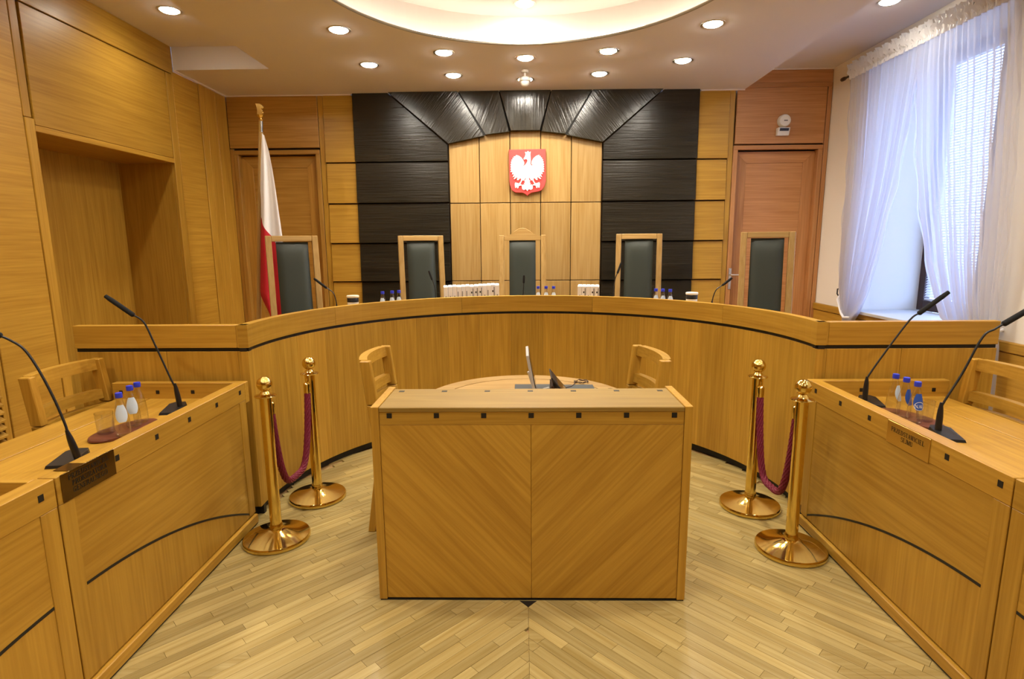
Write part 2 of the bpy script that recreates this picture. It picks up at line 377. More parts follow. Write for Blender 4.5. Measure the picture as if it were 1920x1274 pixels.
MB().box(XL, -3.293, YB-.008, YB+.03, ZD, 2.718, .002).build('oak_post', OAKB['z'], wb)
MB().box(-3.325, -2.312, YB-.012, YB+.03, 2.725, Z0-.012, .003).build('upper_panel', OAKB['x'], wb)
MB().box(2.325, 3.295, YB-.012, YB+.03, 2.712, 3.30, .003).build('upper_panel', OAKR['x'], wb)
MB().box(2.325, 3.345, YB-.020, YB+.03, 3.30, 3.345, .004).build('moulding', OAKR['x'], wb)
MB().box(2.325, 3.345, YB-.012, YB+.03, 3.345, ZU-.012, .003).build('upper_panel', OAKR['x'], wb)
MB().box(3.30, 3.345, YB-.02, YB+.03, ZD, 3.30, .003).build('oak_post', OAKR['z'], wb)
def door(n, x0, x1, zt, handle, mats):
    d = thing('door_%d' % n, ((x0+x1)/2, YB, ZD), None, None, kind='structure')
    w = .05
    MB().box(x0, x0+w, YB-.015, YB+.09, ZD, zt, .003).build('jamb', mats['z'], d); MB().box(x1-w, x1, YB-.015, YB+.09, ZD, zt, .003).build('jamb', mats['z'], d)
    MB().box(x0, x1, YB-.018, YB+.09, zt, zt+.045, .003).build('lintel', mats['x'], d)
    a, b, y0, y1 = x0+w, x1-w, YB+.055, YB+.10; z = zt-.012; bw = .125
    MB().xz([(a, ZD), (a+bw, ZD), (a+bw, z-bw), (a, z)], y0, y1, .002).build('stile', mats['z'], d)
    MB().xz([(b, ZD), (b, z), (b-bw, z-bw), (b-bw, ZD)], y0, y1, .002).build('stile', mats['z'], d)
    MB().xz([(a, z), (a+bw, z-bw), (b-bw, z-bw), (b, z)], y0, y1, .002).build('top_rail', mats['x'], d)
    MB().box(a+bw, b-bw, y0+.006, y1, ZD, z-bw, .002).build('door_panel', mats['x'], d)
    if handle:
        h = MB().box(x0+.018, x0+.052, YB-.022, YB-.012, 1.10, 1.345, .004).build('handle_plate', NICKEL, d, label='pale metal handle plate')
        MB().tube([(x0+.035, YB-.02, 1.268), (x0+.035, YB-.06, 1.268), (x0+.15, YB-.065, 1.268)], .008).build('lever', NICKEL, h, smooth=True)
door(1, -3.29, -2.312, 2.655, False, OAKB)
door(2, 2.312, 3.295, 2.650, True, OAKR)

# ------------------------------------------------------------------ left wall: panelling and niche
NY0, NY1, NZ = 3.955, 5.505, 2.42
m = MB().box(XL-.7, XL-.025, YF, NY0-.02, 0, 3.7).box(XL-.7, XL-.025, NY1+.02, YB+.3, 0, 3.7).box(XL-.7, XL-.025, NY0-.02, NY1+.02, NZ+.02, 3.7).box(XL-.7, XL-.56, NY0-.02, NY1+.02, 0, NZ+.02)
wl = m.build('wall_left', SHADOW, kind='structure')
def lp(name, y0, y1, z0, z1, mat, pr=0, bev=.003): return MB().box(XL-.03, XL+pr, y0, y1, z0, z1, bev).build(name, mat, wl)
lp('wall_panel', 3.445, 3.872, 0, 3.235, OAK['y']); lp('wall_panel', 2.1, 3.435, 1.06, 3.235, OAK['y']); lp('wall_panel', .2, 2.09, 0, 3.235, OAK['y']); lp('wall_panel', -3.19, .19, 0, 3.235, OAK['y'])
lp('wall_panel', 3.39, 3.435, 0, 1.055, OAK['z']); lp('wall_panel', 2.1, 2.3, 0, 1.055, OAK['z'])
for a, b in ((-3.19, .19), (.2, 2.09), (2.1, 3.94), (3.96, SY)): lp('frieze_panel', a, b-.005, 3.245, ZU, OAKR['x'] if False else OAK['y'])
lp('niche_post', 3.878, 3.952, 0, 2.5, OAK['z'], .006); lp('wall_panel', 3.878, 3.94, 2.505, 3.235, OAK['z'])
lp('upper_panel', 3.962, 5.50, NZ+.045, 3.235, OAK['y']); lp('niche_lintel', 3.953, 5.507, NZ, NZ+.042, OAK['y'], .004)
lp('niche_post', 5.508, 5.60, 0, 3.235, OAK['z'], .004)
lp('wall_panel', 5.612, 6.035, 0, Z0-.012, OAK['y']); lp('wall_board', 6.045, 6.16, 0, Z0-.012, OAK['z'], .006); lp('wall_board', 6.166, 6.36, 0, Z0-.012, OAK['z'], .002); lp('wall_board', 6.366, 6.59, 0, Z0-.012, OAK['z'])
MB().box(XL-.56, XL-.54, NY0-.02, NY1+.02, 0, NZ).build('niche_back', OAK['z'], wl); MB().box(XL-.56, XL-.03, NY1, NY1+.02, 0, NZ).build('niche_side', OAK['z'], wl)
MB().box(XL-.56, XL-.03, NY0-.02, NY0, 0, NZ).build('niche_side', OAK['z'], wl); MB().box(XL-.56, XL-.03, NY0, NY1, NZ, NZ+.02).build('niche_top', OAK['y'], wl)
gr = thing('radiator_grille', (XL, 2.845, 0), 'louvred oak radiator grille low in the left wall panelling', 'grille')
for z in (.10, 1.02): MB().box(XL-.02, XL+.012, 2.30, 3.385, z, z+.035, .003).build('grille_rail', OAK['y'], gr)
lou = None
for k in range(17):
    z = .16+k*.05
    if lou is None:
        lou = MB().hexa([(XL+.022, 2.305, z), (XL+.022, 3.383, z), (XL-.018, 3.383, z+.028), (XL-.018, 2.305, z+.028), (XL+.022, 2.305, z+.012), (XL+.022, 3.383, z+.012), (XL-.018, 3.383, z+.040), (XL-.018, 2.305, z+.040)]).build('louvre', OAK['y'], gr)
    else: c = lou.copy(); COL.objects.link(c); c.location = (0, 0, z-.16)

# ------------------------------------------------------------------ right wall, window, front wall
WY0, WY1, WZ0, WZ1, WX = 4.28, 5.75, .955, 3.36, 3.93
m = MB().box(XR, XR+.75, YF, WY0, 0, 3.7).box(XR, XR+.75, WY1, YB+.3, 0, 3.7).box(XR, XR+.75, WY0, WY1, 0, WZ0-.03).box(XR, XR+.75, WY0, WY1, WZ1, 3.7)
wr = m.build('wall_right', PLASTER, kind='structure')
for a, b in ((YF, 1.0), (1.005, 2.6), (2.605, 4.2), (4.205, 5.2), (5.205, 5.9), (5.905, YB-.02)):
    MB().box(XR-.018, XR, a, b, .08, .865, .003).build('dado_panel', OAK['y'], wr)
MB().box(XR-.032, XR, YF, YB-.02, .872, .945, .006).build('dado_cap', OAK['y'], wr); MB().box(XR-.025, XR, YF, YB-.02, 0, .076, .003).build('baseboard', OAK['y'], wr)
MB().box(-3.95, 4.1, YF-.2, YF, 0, 3.7).build('wall_front', OAK['z'], kind='structure')
win = thing('window_1', (WX, (WY0+WY1)/2, WZ0), None, None, kind='structure')
def wf(y0, y1, z0, z1, nm='window_frame', x0=WX, x1=WX+.07): MB().box(x0, x1, y0, y1, z0, z1, .004).build(nm, FRAMEB, win)
wf(WY0, WY0+.08, WZ0, WZ1); wf(WY1-.08, WY1, WZ0, WZ1); wf(WY0+.08, WY1-.08, WZ0, WZ0+.10); wf(WY0+.08, WY1-.08, WZ1-.08, WZ1); wf(4.97, 5.06, WZ0+.1, WZ1-.08, 'mullion'); pass
MB().box(WX+.045, WX+.05, WY0+.08, WY1-.08, WZ0+.1, WZ1-.08).build('pane', PANE, win)
MB().box(3.285, WX, WY0-.03, WY1-.004, WZ0-.03, WZ0, .004).build('window_sill', STONE, win, label='grey stone sill')
MB().yz([(WY0, WZ0-.2), (WY1, WZ0-.2), (WY1, WZ0-.032), (WY0, WZ0-.032)], XR-.001, XR+.01).build('sill_shade', SHADOW, win)  # dark sheet standing in for the shade below the sill
for nm, y0, y1, lb in (('venetian_blind', 5.065, 5.665, 'white venetian blind on the window sash farther from the camera'), ('venetian_blind', 4.365, 4.965, 'white venetian blind on the window sash nearer the camera')):
    bl = thing(nm, (WX+.03, (y0+y1)/2, 1.06), lb, 'blind', 'blinds in the window')
    MB().box(WX+.01, WX+.03, y0, y1, 1.062, 1.078).build('bottom_rail', SLATM, bl); MB().box(WX+.005, WX+.035, y0, y1, 3.24, 3.275).build('head_rail', SLATM, bl)
    s0 = None
    for k in range(86):
        z = 1.092+k*.025
        if s0 is None: s0 = MB().hexa([(WX+.010, y0, z), (WX+.010, y1, z), (WX+.030, y1, z+.019), (WX+.030, y0, z+.019), (WX+.010, y0, z+.001), (WX+.010, y1, z+.001), (WX+.030, y1, z+.020), (WX+.030, y0, z+.020)]).build('slat', SLATM, bl)
        else: c = s0.copy(); COL.objects.link(c); c.location = (0, 0, z-1.092)
    for yy in (y0+.10, y1-.10): MB().box(WX+.018, WX+.021, yy-.002, yy+.002, 1.07, 3.25).build('cord', SLATM, bl)
def interp(tab, z):
    tab = sorted(tab)
    if z <= tab[0][0]: return tab[0][1]
    for (a, ya), (b, yb) in zip(tab, tab[1:]):
        if z <= b:
            t = (z-a)/(b-a); return ya+(yb-ya)*t
    return tab[-1][1]
def curtain(nm, label, L, R, ztop, zbot, folds, x, seed, group):
    c = thing(nm, (x, R[-1][1], zbot), label, 'curtain', group)
    rnd = random.Random(seed); ph = [rnd.uniform(0, 6) for _ in range(4)]
    w0 = interp(L, ztop)-interp(R, ztop)
    def fn(u, v):
        z = ztop+(zbot-ztop)*v; a, b = interp(L, z), interp(R, z); w = abs(a-b)
        uu = u+.010*sin(6*pi*u+ph[0])+.006*sin(14*pi*u+ph[1])*(1-.5*v)
        amp = min(.055, .018+.022*(1-w/w0)+.006*v)
        f = sin(2*pi*folds*uu+.9*sin(2.2*v+ph[2]))+.45*sin(2*pi*folds*1.7*uu+ph[3]+v)
        return (x+amp*f*.7, a+(b-a)*uu+.004*sin(9*v+5*u), z)
    MB().sheet(fn, folds*9, 70).build('sheer_fabric', SHEER, c, smooth=True)
    def hd(u, v):
        z = ztop-.035+.125*v; a, b = interp(L, ztop), interp(R, ztop); k = 1 if v > .35 else .45
        zz = z+(.014*sin(2*pi*folds*1.3*u+ph[1])+.016*sin(2*pi*folds*3.1*u+ph[0])+.012*sin(2*pi*folds*5.7*u))*v
        return (x+(.032*k)*sin(2*pi*folds*3.1*u+ph[0]+v*2.2)+.014*sin(2*pi*folds*7*u+3*v)*k-.006, a+(b-a)*u, zz)
    MB().sheet(hd, folds*22, 6).build('ruffled_heading', WHITEF, c, smooth=True)
    for T, nm2 in ((L, 'hem'), (R, 'hem')):
        MB().sheet(lambda u, v: (x-.004+.010*sin(40*v), interp(T, ztop-.04+(zbot-ztop+.04)*v)+(u-.5)*.022*(1 if T is R else -1), ztop-.04+(zbot-ztop+.04)*v), 1, 70).build(nm2, SHEER, c, smooth=True)
    return c
CL = curtain('sheer_curtain', 'sheer white curtain tied back to the far side of the window', [(3.26, 6.06), (2.34, 5.97), (1.65, 5.965), (1.16, 5.92), (.95, 5.83), (.86, 5.76), (.6, 5.80), (.1, 5.84)], [(3.26, 5.045), (3.02, 5.05), (2.5, 5.11), (2.11, 5.17), (1.55, 5.32), (1.15, 5.46), (.95, 5.575), (.86, 5.66), (.6, 5.62), (.1, 5.60)], 3.265, .10, 17, 3.245, 3, 'sheer curtains at the window')
CR_ = curtain('sheer_curtain', 'sheer white curtain tied back to the near side of the window', [(3.26, 5.075), (3.0, 5.065), (2.3, 4.96), (1.865, 4.84), (1.48, 4.70), (1.19, 4.55), (1.03, 4.44), (.96, 4.25), (.90, 4.02), (.6, 3.985), (.1, 3.985)], [(3.26, 4.12), (2.85, 4.045), (2.1, 3.965), (1.64, 3.95), (1.24, 3.955), (.95, 3.945), (.6, 3.925), (.1, 3.92)], 3.265, .10, 17, 3.245, 8, 'sheer curtains at the window')
MB().tube([(3.34, 6.05, 1.10), (3.25, 5.95, 1.04), (3.20, 5.78, .92), (3.19, 5.71, .885), (3.22, 5.66, .89), (3.28, 5.68, .90)], .012, 6).build('tie_band', WHITEF, CL, smooth=True)
MB().tube([(3.34, 4.00, 1.02), (3.24, 3.97, .99), (3.20, 3.96, .95), (3.20, 4.0, .92), (3.25, 4.05, .94)], .012, 6).build('tie_band', WHITEF, CR_, smooth=True)
t = thing('curtain_rod', (3.29, 5.2, 3.255), 'dark metal curtain rod end showing beside the ruffled heading', 'curtain rod')
MB().tube([(3.255, 6.17, 3.275), (3.255, 3.6, 3.275)], .011, 8).build('rod', plain('bronze_metal', (.10, .08, .06), .4, .8), t, smooth=True)
MB().lathe([(.004, 0), (.014, .004), (.016, .02), (.020, .03), (.020, .07), (.012, .085), (.003, .09)], (3.255, 6.165, 3.275), 12, 'y').build('finial', plain('bronze_metal_dark', (.08, .06, .045), .35, .8), t, smooth=True)
for y in (6.10, 4.6): MB().tube([(3.255, y, 3.268), (3.35, y, 3.268)], .008).build('bracket', NICKEL, t, smooth=True)
t = thing('tieback_holder', (3.35, 3.985, 1.02), 'small metal curtain knob on the cream wall above the dado', 'knob')
MB().lathe([(.006, 0), (.006, -.04), (.010, -.042)][::-1], (3.35, 4.0, 1.01), 12, 'x').build('stem', NICKEL, t, smooth=True); MB().ball((3.30, 4.0, 1.01), .020).build('ball', NICKEL, t, smooth=True)
t = thing('tieback_hook', (3.35, 6.09, 1.10), 'tiny black hook on the cream wall beside the far curtain', 'hook')
MB().tube([(3.35, 6.06, 1.14), (3.30, 6.06, 1.14), (3.295, 6.05, 1.09), (3.305, 6.04, 1.07)], .007).build('hook_arm', BLK, t, smooth=True); MB().lathe([(.016, -.006), (.016, 0)], (3.35, 6.06, 1.14), 12, 'x').build('rosette', BLK, t)

# ------------------------------------------------------------------ judges' bench
O = (0, 3.32); R = 1.655; DZ, DI = 1.19, 1.045
jb = thing('judges_bench', (0, 3.32, 0), 'long curved oak judges bench with black inlay line, sweeping around the floor', 'bench')
A93 = radians(93)
for i in range(5):
    a0 = -radians(100)+radians(40)*i; a1 = a0+radians(40)-.0012; a0 = max(a0, -A93); a1 = min(a1, A93)
    MB().arc(O, R-.006, R+.05, a0, a1, DI+.010, DZ, 14).build('top_rail', OAK['xy'], jb)
MB().arc(O, R+.008, R+.045, -A93, A93, DI-.012, DI+.010, 60).build('inlay_strip', BLACK, jb, label='black inlay line under the rail')
for i in range(19):
    a0 = -A93+2*A93/19*i; a1 = a0+2*A93/19-.0007
    MB().arc(O, R, R+.04, a0, a1, .06, DI-.012, 4).build('veneer_panel', OAK['z'], jb)
MB().arc(O, R+.035, R+.07, -A93, A93, 0, .06, 60).build('toe_kick', BLACK, jb)
MB().arc(O, R+.052, 2.10, -radians(89.5), radians(89.5), 1.02, 1.055, 60).build('worktop', OAK['xy'], jb)
CX, CY, EX = R*sin(A93), 3.32+R*cos(A93), 2.68
for sx in (-1, 1):
    def bx(nm, x0, x1, y0, y1, z0, z1, mt, bev=.002):
        a, b = sorted((sx*x0, sx*x1)); return MB().box(a, b, y0, y1, z0, z1, bev).build(nm, mt, jb)
    bx('corner_post', CX, CX+.062, CY, CY+.05, DI+.010, DZ, OAK['z']); bx('top_rail', CX+.063, EX, CY, CY+.05, DI+.010, DZ, OAK['x'])
    bx('inlay_strip', CX, EX-.003, CY+.012, CY+.045, DI-.012, DI+.010, BLACK, 0)
    bx('corner_post', CX, CX+.062, CY+.004, CY+.05, .06, DI-.012, OAK['z']); bx('veneer_panel', CX+.063, 2.14, CY+.004, CY+.045, .06, DI-.012, OAK['z']); bx('veneer_panel', 2.142, EX, CY+.004, CY+.045, .06, DI-.012, OAK['z'])
    bx('toe_kick', CX, EX, CY+.03, CY+.06, 0, .06, BLACK, 0); bx('end_panel', EX-.03, EX, CY+.051, CY+.45, 0, 1.015, OAK['z']); bx('worktop', 2.12, EX-.03, CY+.051, CY+.45, 1.02, 1.054, OAK['x'])

# ------------------------------------------------------------------ lectern
lc = thing('lectern', (-.005, 2.58, 0), 'wide oak lectern with chevron front and row of small black squares', 'lectern')
LX, LT = .711, .9365; lx0, lx1 = -.005-LX, -.005+LX
for a, b in ((lx0, lx0+.036), (lx1-.036, lx1)): MB().yz([(2.40, .006), (2.745, .006), (2.765, LT+.002), (2.40, LT+.002)], a, b, .002).build('side_panel', OAK['z'], lc)
c0 = -.005
MB().box(lx0+.037, c0-.0006, 2.406, 2.426, .01, .855, .0015).build('chevron_panel', OAK['d1'], lc); MB().box(c0+.0006, lx1-.037, 2.406, 2.426, .01, .855, .0015).build('chevron_panel', OAK['d2'], lc)
MB().box(lx0+.037, lx1-.037, 2.405, 2.43, .8555, LT-.012, .0015).build('front_rail', OAK['x'], lc)
MB().box(lx0+.037, lx1-.037, 2.401, 2.725, LT-.022, LT, .003).build('top_board', wood('lectern_top_oak', (.35, .225, .052), (.26, .155, .028), 'x', contrast=1.2), lc)
MB().box(lx0+.04, lx1-.04, 2.43, 2.70, .006, .03).build('bottom_board', OAK['x'], lc)
MB().box(lx0+.004, lx1-.004, 2.404, 2.74, 0, .006).build('base_strip', BLACK, lc)
for k in range(7):
    x = -.633+k*.2097; MB().box(x-.0115, x+.0115, 2.4035, 2.41, .887, .910).build('square_inlay', BLACK, lc); MB().box(x-.013, x+.013, 2.667, 2.690, LT-.002, LT+.0008).build('square_inlay', BLACK, lc)

# ------------------------------------------------------------------ parties' benches
BT, BS = .867, .775
def zarc(y): return .428-(y-1.76)**2/(2*2.55)
def bench(sx, fx, side, labels):
    def X(d): return sx*(fx+d)          # d = distance behind the face
    def put_(nm, p, d0, d1, y0, y1, z0, z1, mt, bev=.002, **k):
        a, b = sorted((X(d0), X(d1))); return MB().box(a, b, y0, y1, z0, z1, bev).build(nm, mt, p, **k)
    for mod, (y0, y1) in enumerate(((1.803, 3.142), (.46, 1.797))):
        b = thing('counsel_bench', (X(.3), (y0+y1)/2, 0), labels[mod], 'bench')
        put_('top_rail', b, 0, .064, y0, y1, .765, BT, OAK['z'] if False else OAK['y'], .002)
        put_('stile', b, .001, .05, y0, y0+.07, .07, .764, OAK['z']); put_('stile', b, .001, .05, y1-.07, y1, .07, .764, OAK['z'])
        ya, yb = y0+.071, y1-.071; n = 20
        ys = [ya+(yb-ya)*i/n for i in range(n+1)]
        x0, x1 = X(.004), X(.04)
        up = [(y, zarc(y)+.006) for y in ys]+[(yb, .764), (ya, .764)]; lo = [(y, zarc(y)-.006) for y in ys][::-1]+[(ya, .07), (yb, .07)]
        MB().yz(up, x0, x1).build('upper_panel', OAK['y'], b); MB().yz(lo, x0, x1).build('lower_panel', OAK['z'], b)
        MB().yz([(y, zarc(y)+.0055) for y in ys]+[(y, zarc(y)-.0055) for y in ys][::-1], X(.0025), X(.03)).build('arc_inlay', BLACK, b, label='curved black inlay line')
        put_('plinth', b, -.014, .05, y0, y1, .008, .062, OAK['y'], .004); put_('base_strip', b, -.008, .05, y0+.002, y1-.002, 0, .008, BLACK, 0)
        surf = BS if mod == 0 else (.70 if sx < 0 else BS+.03)
        put_('desktop', b, .065, .56, y0, y1, surf-.03, surf, OAK['y']); put_('rear_strip', b, .568, .755, y0, y1, surf-.03, surf, OAK['y'])
        put_('groove', b, .56, .568, y0, y1, surf-.03, surf-.006, SHADOW, 0)
        put_('rear_support', b, .40, .43, y0+.1, y1-.1, .05, surf-.03, OAK['z']); put_('rear_foot', b, .30, .53, y0+.1, y1-.1, 0, .05, OAK['y'])
        if mod == 0:
            put_('end_board', b, .0, .775, y1, y1+.045, surf-.03, BT, OAK['x'])
            for k, xd in enumerate((.725, .51, .305) if sx < 0 else (.287, .69)):
                x = X(xd); MB().box(x-.010, x+.010, y1-.002, y1+.004, .803, .824).build('square_inlay', BLACK, b)
        else: put_('end_board', b, .065, .70, y1-.03, y1, surf, BT, OAK['x'])
        for k in range(6):
            y = 3.083-.2465*k if mod == 0 else 1.737-.2465*k
            if not y0 < y < y1: continue
            a, c = sorted((X(-.0012), X(.004))); MB().box(a, c, y-.011, y+.011, .812, .836).build('square_inlay', BLACK, b)
bench(-1, 1.645, 'left', ('left oak bench whose dark plaque names the prosecutor general representative', 'left oak bench nearer the camera, cut by the frame edge'))
bench(1, 1.590, 'right', ('right oak bench whose bright plaque names the parliament representative', 'right oak bench nearer the camera, cut by the frame edge'))

# ---- serif lettering from strokes
def strokes(ch):
    T, t = .17, .075; S = []
    def L(x0, y0, x1, y1, w=T): S.append(([(x0, y0), (x1, y1)], [w, w]))
    def serif(x, y): L(x-.14, y, x+.14, y, t)
    def stem(x, y0=0, y1=1, a=True, b=True):
        L(x, y0, x, y1)
        if a: serif(x, y0+.03)
        if b: serif(x, y1-.03)
    def arc(cx, cy, rx, ry, a0, a1, w0=t, w1=T, n=14):
        P = []; Ws = []
        for i in range(n+1):
            a = radians(a0+(a1-a0)*i/n); P.append((cx+rx*cos(a), cy+ry*sin(a))); Ws.append(w0+(w1-w0)*abs(cos(a)))
        S.append((P, Ws))
    w = .78
    if ch == 'P': stem(.16); arc(.36, .72, .26, .25, 90, -90); L(.16, .97, .38, .97, t); L(.16, .47, .38, .47, t)
    elif ch == 'R': stem(.16); arc(.36, .74, .25, .23, 90, -90); L(.16, .97, .38, .97, t); L(.16, .51, .38, .51, t); L(.36, .51, .70, .03, T*.9); serif(.72, .03); w = .84
    elif ch == 'Z': L(.1, .96, .66, .96, t); L(.1, .04, .68, .04, t); L(.62, .94, .16, .06, T); L(.09, .96, .09, .78, t); L(.68, .04, .68, .24, t)
    elif ch == 'E': stem(.16); L(.16, .97, .64, .97, t); L(.16, .5, .5, .5, t); L(.16, .03, .66, .03, t); L(.64, .97, .64, .8, t); L(.66, .03, .66, .22, t); L(.5, .6, .5, .4, t)
    elif ch == 'D': stem(.16); arc(.34, .5, .36, .47, 90, -90); L(.16, .97, .36, .97, t); L(.16, .03, .36, .03, t); w = .86
    elif ch == 'S': arc(.36, .74, .24, .23, 30, 270); arc(.36, .26, .26, .24, 90, -150); L(.59, .95, .59, .76, t); L(.11, .05, .11, .26, t); w = .72
    elif ch == 'T': stem(.36, 0, 1, True, False); L(.04, .97, .68, .97, t); L(.05, .97, .05, .78, t); L(.67, .97, .67, .78, t); w = .74
    elif ch == 'A': L(.10, .02, .40, .98, t); L(.40, .98, .70, .02, T); L(.2, .33, .58, .33, t); serif(.1, .03); serif(.70, .03); w = .82
    elif ch == 'W': L(.06, .98, .28, .02, T*.9); L(.28, .02, .50, .9, t); L(.50, .98, .72, .02, T*.9); L(.72, .02, .94, .98, t); serif(.08, .97); serif(.5, .97); serif(.94, .97); w = 1.04
    elif ch == 'I': stem(.2); w = .42
    elif ch == 'C': arc(.42, .5, .34, .47, 50, 310); L(.66, .95, .66, .74, t); w = .80
    elif ch == 'L': stem(.16); L(.16, .03, .62, .03, t); L(.64, .03, .64, .26, t); w = .72
    elif ch == 'J': L(.3, .16, .3, 1); serif(.3, .97); arc(.16, .16, .14, .13, 0, -170); w = .5
    elif ch == 'M': stem(.14, b=False); L(.14, .98, .46, .05, T*.9); L(.46, .05, .78, .98, t); stem(.80, b=False); serif(.1, .97); serif(.84, .97); w = .98
    elif ch == 'U': L(.16, .3, .16, 1); serif(.16, .97); L(.64, .3, .64, 1, t); serif(.64, .97); arc(.40, .30, .24, .27, 180, 360); w = .82
    elif ch == 'O': arc(.42, .5, .34, .47, 0, 360, n=24); w = .86
    elif ch == 'K': stem(.16); L(.2, .42, .62, .97, t); L(.32, .56, .70, .03, T*.9); serif(.62, .97); serif(.72, .03); w = .84
    elif ch == 'G': arc(.42, .5, .34, .47, 50, 320); L(.66, .95, .66, .74, t); L(.68, .05, .68, .42); L(.5, .42, .82, .42, t); w = .88
    elif ch == 'N': L(.12, 0, .12, .97, t); L(.12, .97, .68, .03, T*.9); L(.68, 0, .68, 1, t); serif(.12, .03); serif(.68, .97); serif(.08, .97); w = .84
    elif ch == 'Ł': stem(.16); L(.16, .03, .62, .03, t); L(.64, .03, .64, .26, t); L(.02, .42, .40, .62, t); w = .72
    else: w = .4
    return S, w
def text_mesh(m, s, h, fn, cx, v0, cond=1.0):
    ws = [strokes(c)[1] for c in s]; tot = sum(ws)+.06*(len(s)-1); x = cx-tot*h*cond/2
    for c, w in zip(s, ws):
        for P, Ws in strokes(c)[0]:
            for i in range(len(P)-1):
                a, b = Vector(P[i]), Vector(P[i+1]); d = (b-a)
                if d.length < 1e-6: continue
                d.normalize(); nrm = Vector((-d.y, d.x))
                Q = [a+nrm*Ws[i]/2, a-nrm*Ws[i]/2, b-nrm*Ws[i+1]/2, b+nrm*Ws[i+1]/2]
                m.bm.faces.new([m.bm.verts.new(fn(x+p.x*h*cond, v0+p.y*h)) for p in Q])
        x += (w+.06)*h*cond
def plaque(sx, face, y0, y1, z0, z1, lines, label, h, mat):
    xf = sx*(face-.0035); t = thing('name_plaque', (xf, (y0+y1)/2, z0), label, 'plaque')
    a, b = sorted((xf, sx*(face-.0005))); m = MB().box(a, b, y0, y1, z0, z1, .0006)
    a, b = sorted((xf, sx*(face+.055))); m.box(a, b, (y0+y1)/2-.09 if sx < 0 else (y0+y1)/2-.06, (y0+y1)/2-.02 if sx < 0 else (y0+y1)/2+.02, z1, z1+.0012)
    m.build('plate', mat, t)
    m = MB(); yc = (y0+y1)/2
    for i, (s, v) in enumerate(lines):
        text_mesh(m, s, h, lambda u, w: (xf-sx*.0006, yc-sx*u*-1*-1 if False else (yc+u if sx < 0 else yc-u), w), 0, v, .92)
    m.build('lettering', BLACK, t, label='black engraved serif capitals')
plaque(-1, 1.645, 1.821, 2.080, .766, .869, (('PRZEDSTAWICIEL', .838), ('PROKURATORA', .812), ('GENERALNEGO', .786)), 'brass plaque coloured dark for its reflections, with three text lines hung on the left bench', .0190, plain('dark_reflection_brass', (.20, .13, .045), .20, 1.0))  # left plate's base colour is darkened to imitate dark reflections in brass
plaque(1, 1.590, 2.188, 2.453, .762, .862, (('PRZEDSTAWICIEL', .820), ('SEJMU', .793)), 'bright brass plaque of two text lines hung on the right bench', .0200, PLAQUE)

# ------------------------------------------------------------------ microphones
def mic(base, rz, path, label, group, head=.13, s=1.0, small=False):
    t = thing('microphone', base, label, 'microphone', group)
    bx_, by_, bz_ = base
    ca, sa = cos(rz), sin(rz)
    def T(x, y, z): return (bx_+x*ca-y*sa, by_+x*sa+y*ca, bz_+z)
    # wedge shaped foot: long axis local y
    P = [(-.045, -.085), (.045, -.085), (.048, .05), (.030, .085), (-.030, .085), (-.048, .05)]
    m = MB()
    a = [m.bm.verts.new(T(x*s, y*s, 0)) for x, y in P]; b = [m.bm.verts.new(T(x*.9*s, y*.96*s, (.012 if y < 0 else .026)*s)) for x, y in P]
    m.bm.faces.new(a[::-1]); m.bm.faces.new(b)
    for i in range(6): m.bm.faces.new((a[i], a[(i+1) % 6], b[(i+1) % 6], b[i]))
    m.build('base', BLK, t)
    P = [Vector(p) for p in path]
    # smooth the neck
    Q = []
    for i in range(len(P)-1):
        for k in range(5):
            u = k/5; p0 = P[max(i-1, 0)]; p1 = P[i]; p2 = P[i+1]; p3 = P[min(i+2, len(P)-1)]
            Q.append(.5*((2*p1)+(-p0+p2)*u+(2*p0-5*p1+4*p2-p3)*u*u+(-p0+3*p1-3*p2+p3)*u**3))
    Q.append(P[-1])
    d = (P[1]-P[0]).normalized(); st = P[0]
    m = MB().tube([st, st+d*.07*s, st+d*.10*s, st+d*.135*s], [.014*s, .013*s, .011*s, .006*s], 10); m.build('stem', BLK, t, smooth=True)
    m = MB().tube(Q, .0048*s if not small else .0042, 8); m.build('gooseneck', BLK, t, smooth=True)
    h = (P[-1]-P[-2]).normalized(); e = P[-1]
    MB().tube([e-h*.006, e, e+h*.004, e+h*head*.8, e+h*head], [.006, .012*s, .0125*s, .0125*s, .010*s], 10).build('capsule', FOAM, t, smooth=True)
    return t
mic((-1.915, 2.19, BS), radians(8), [(-1.862, 2.17, .79), (-1.872, 2.15, .903), (-1.880, 2.15, .948), (-1.911, 2.15, 1.058), (-1.957, 2.15, 1.178), (-2.0, 2.15, 1.254), (-2.05, 2.15, 1.290), (-2.086, 2.15, 1.307)], 'black gooseneck microphone beside the dark plaque on the left bench', 'gooseneck microphones on the benches', .15)
mic((-1.915, 2.904, BS), radians(10), [(-1.892, 2.92, .79), (-1.896, 2.91, .878), (-1.926, 2.905, .975), (-1.982, 2.904, 1.14), (-2.025, 2.904, 1.254), (-2.077, 2.904, 1.293)], 'black gooseneck microphone at the far end of the left bench', 'gooseneck microphones on the benches', .168)
mic((1.845, 3.0, BS), radians(-10), [(1.812, 3.0, .79), (1.813, 3.0, .897), (1.826, 3.0, .941), (1.911, 3.0, 1.084), (2.007, 3.0, 1.232), (2.05, 3.0, 1.266)], 'black gooseneck microphone at the far end of the right bench', 'gooseneck microphones on the benches', .18)
mic((1.862, 2.475, BS), radians(-12), [(1.846, 2.498, .79), (1.846, 2.498, .878), (1.855, 2.498, .923), (1.921, 2.498, 1.058), (1.989, 2.498, 1.222), (2.037, 2.498, 1.258), (2.073, 2.498, 1.281)], 'black gooseneck microphone beside the bright plaque on the right bench', 'gooseneck microphones on the benches', .17)
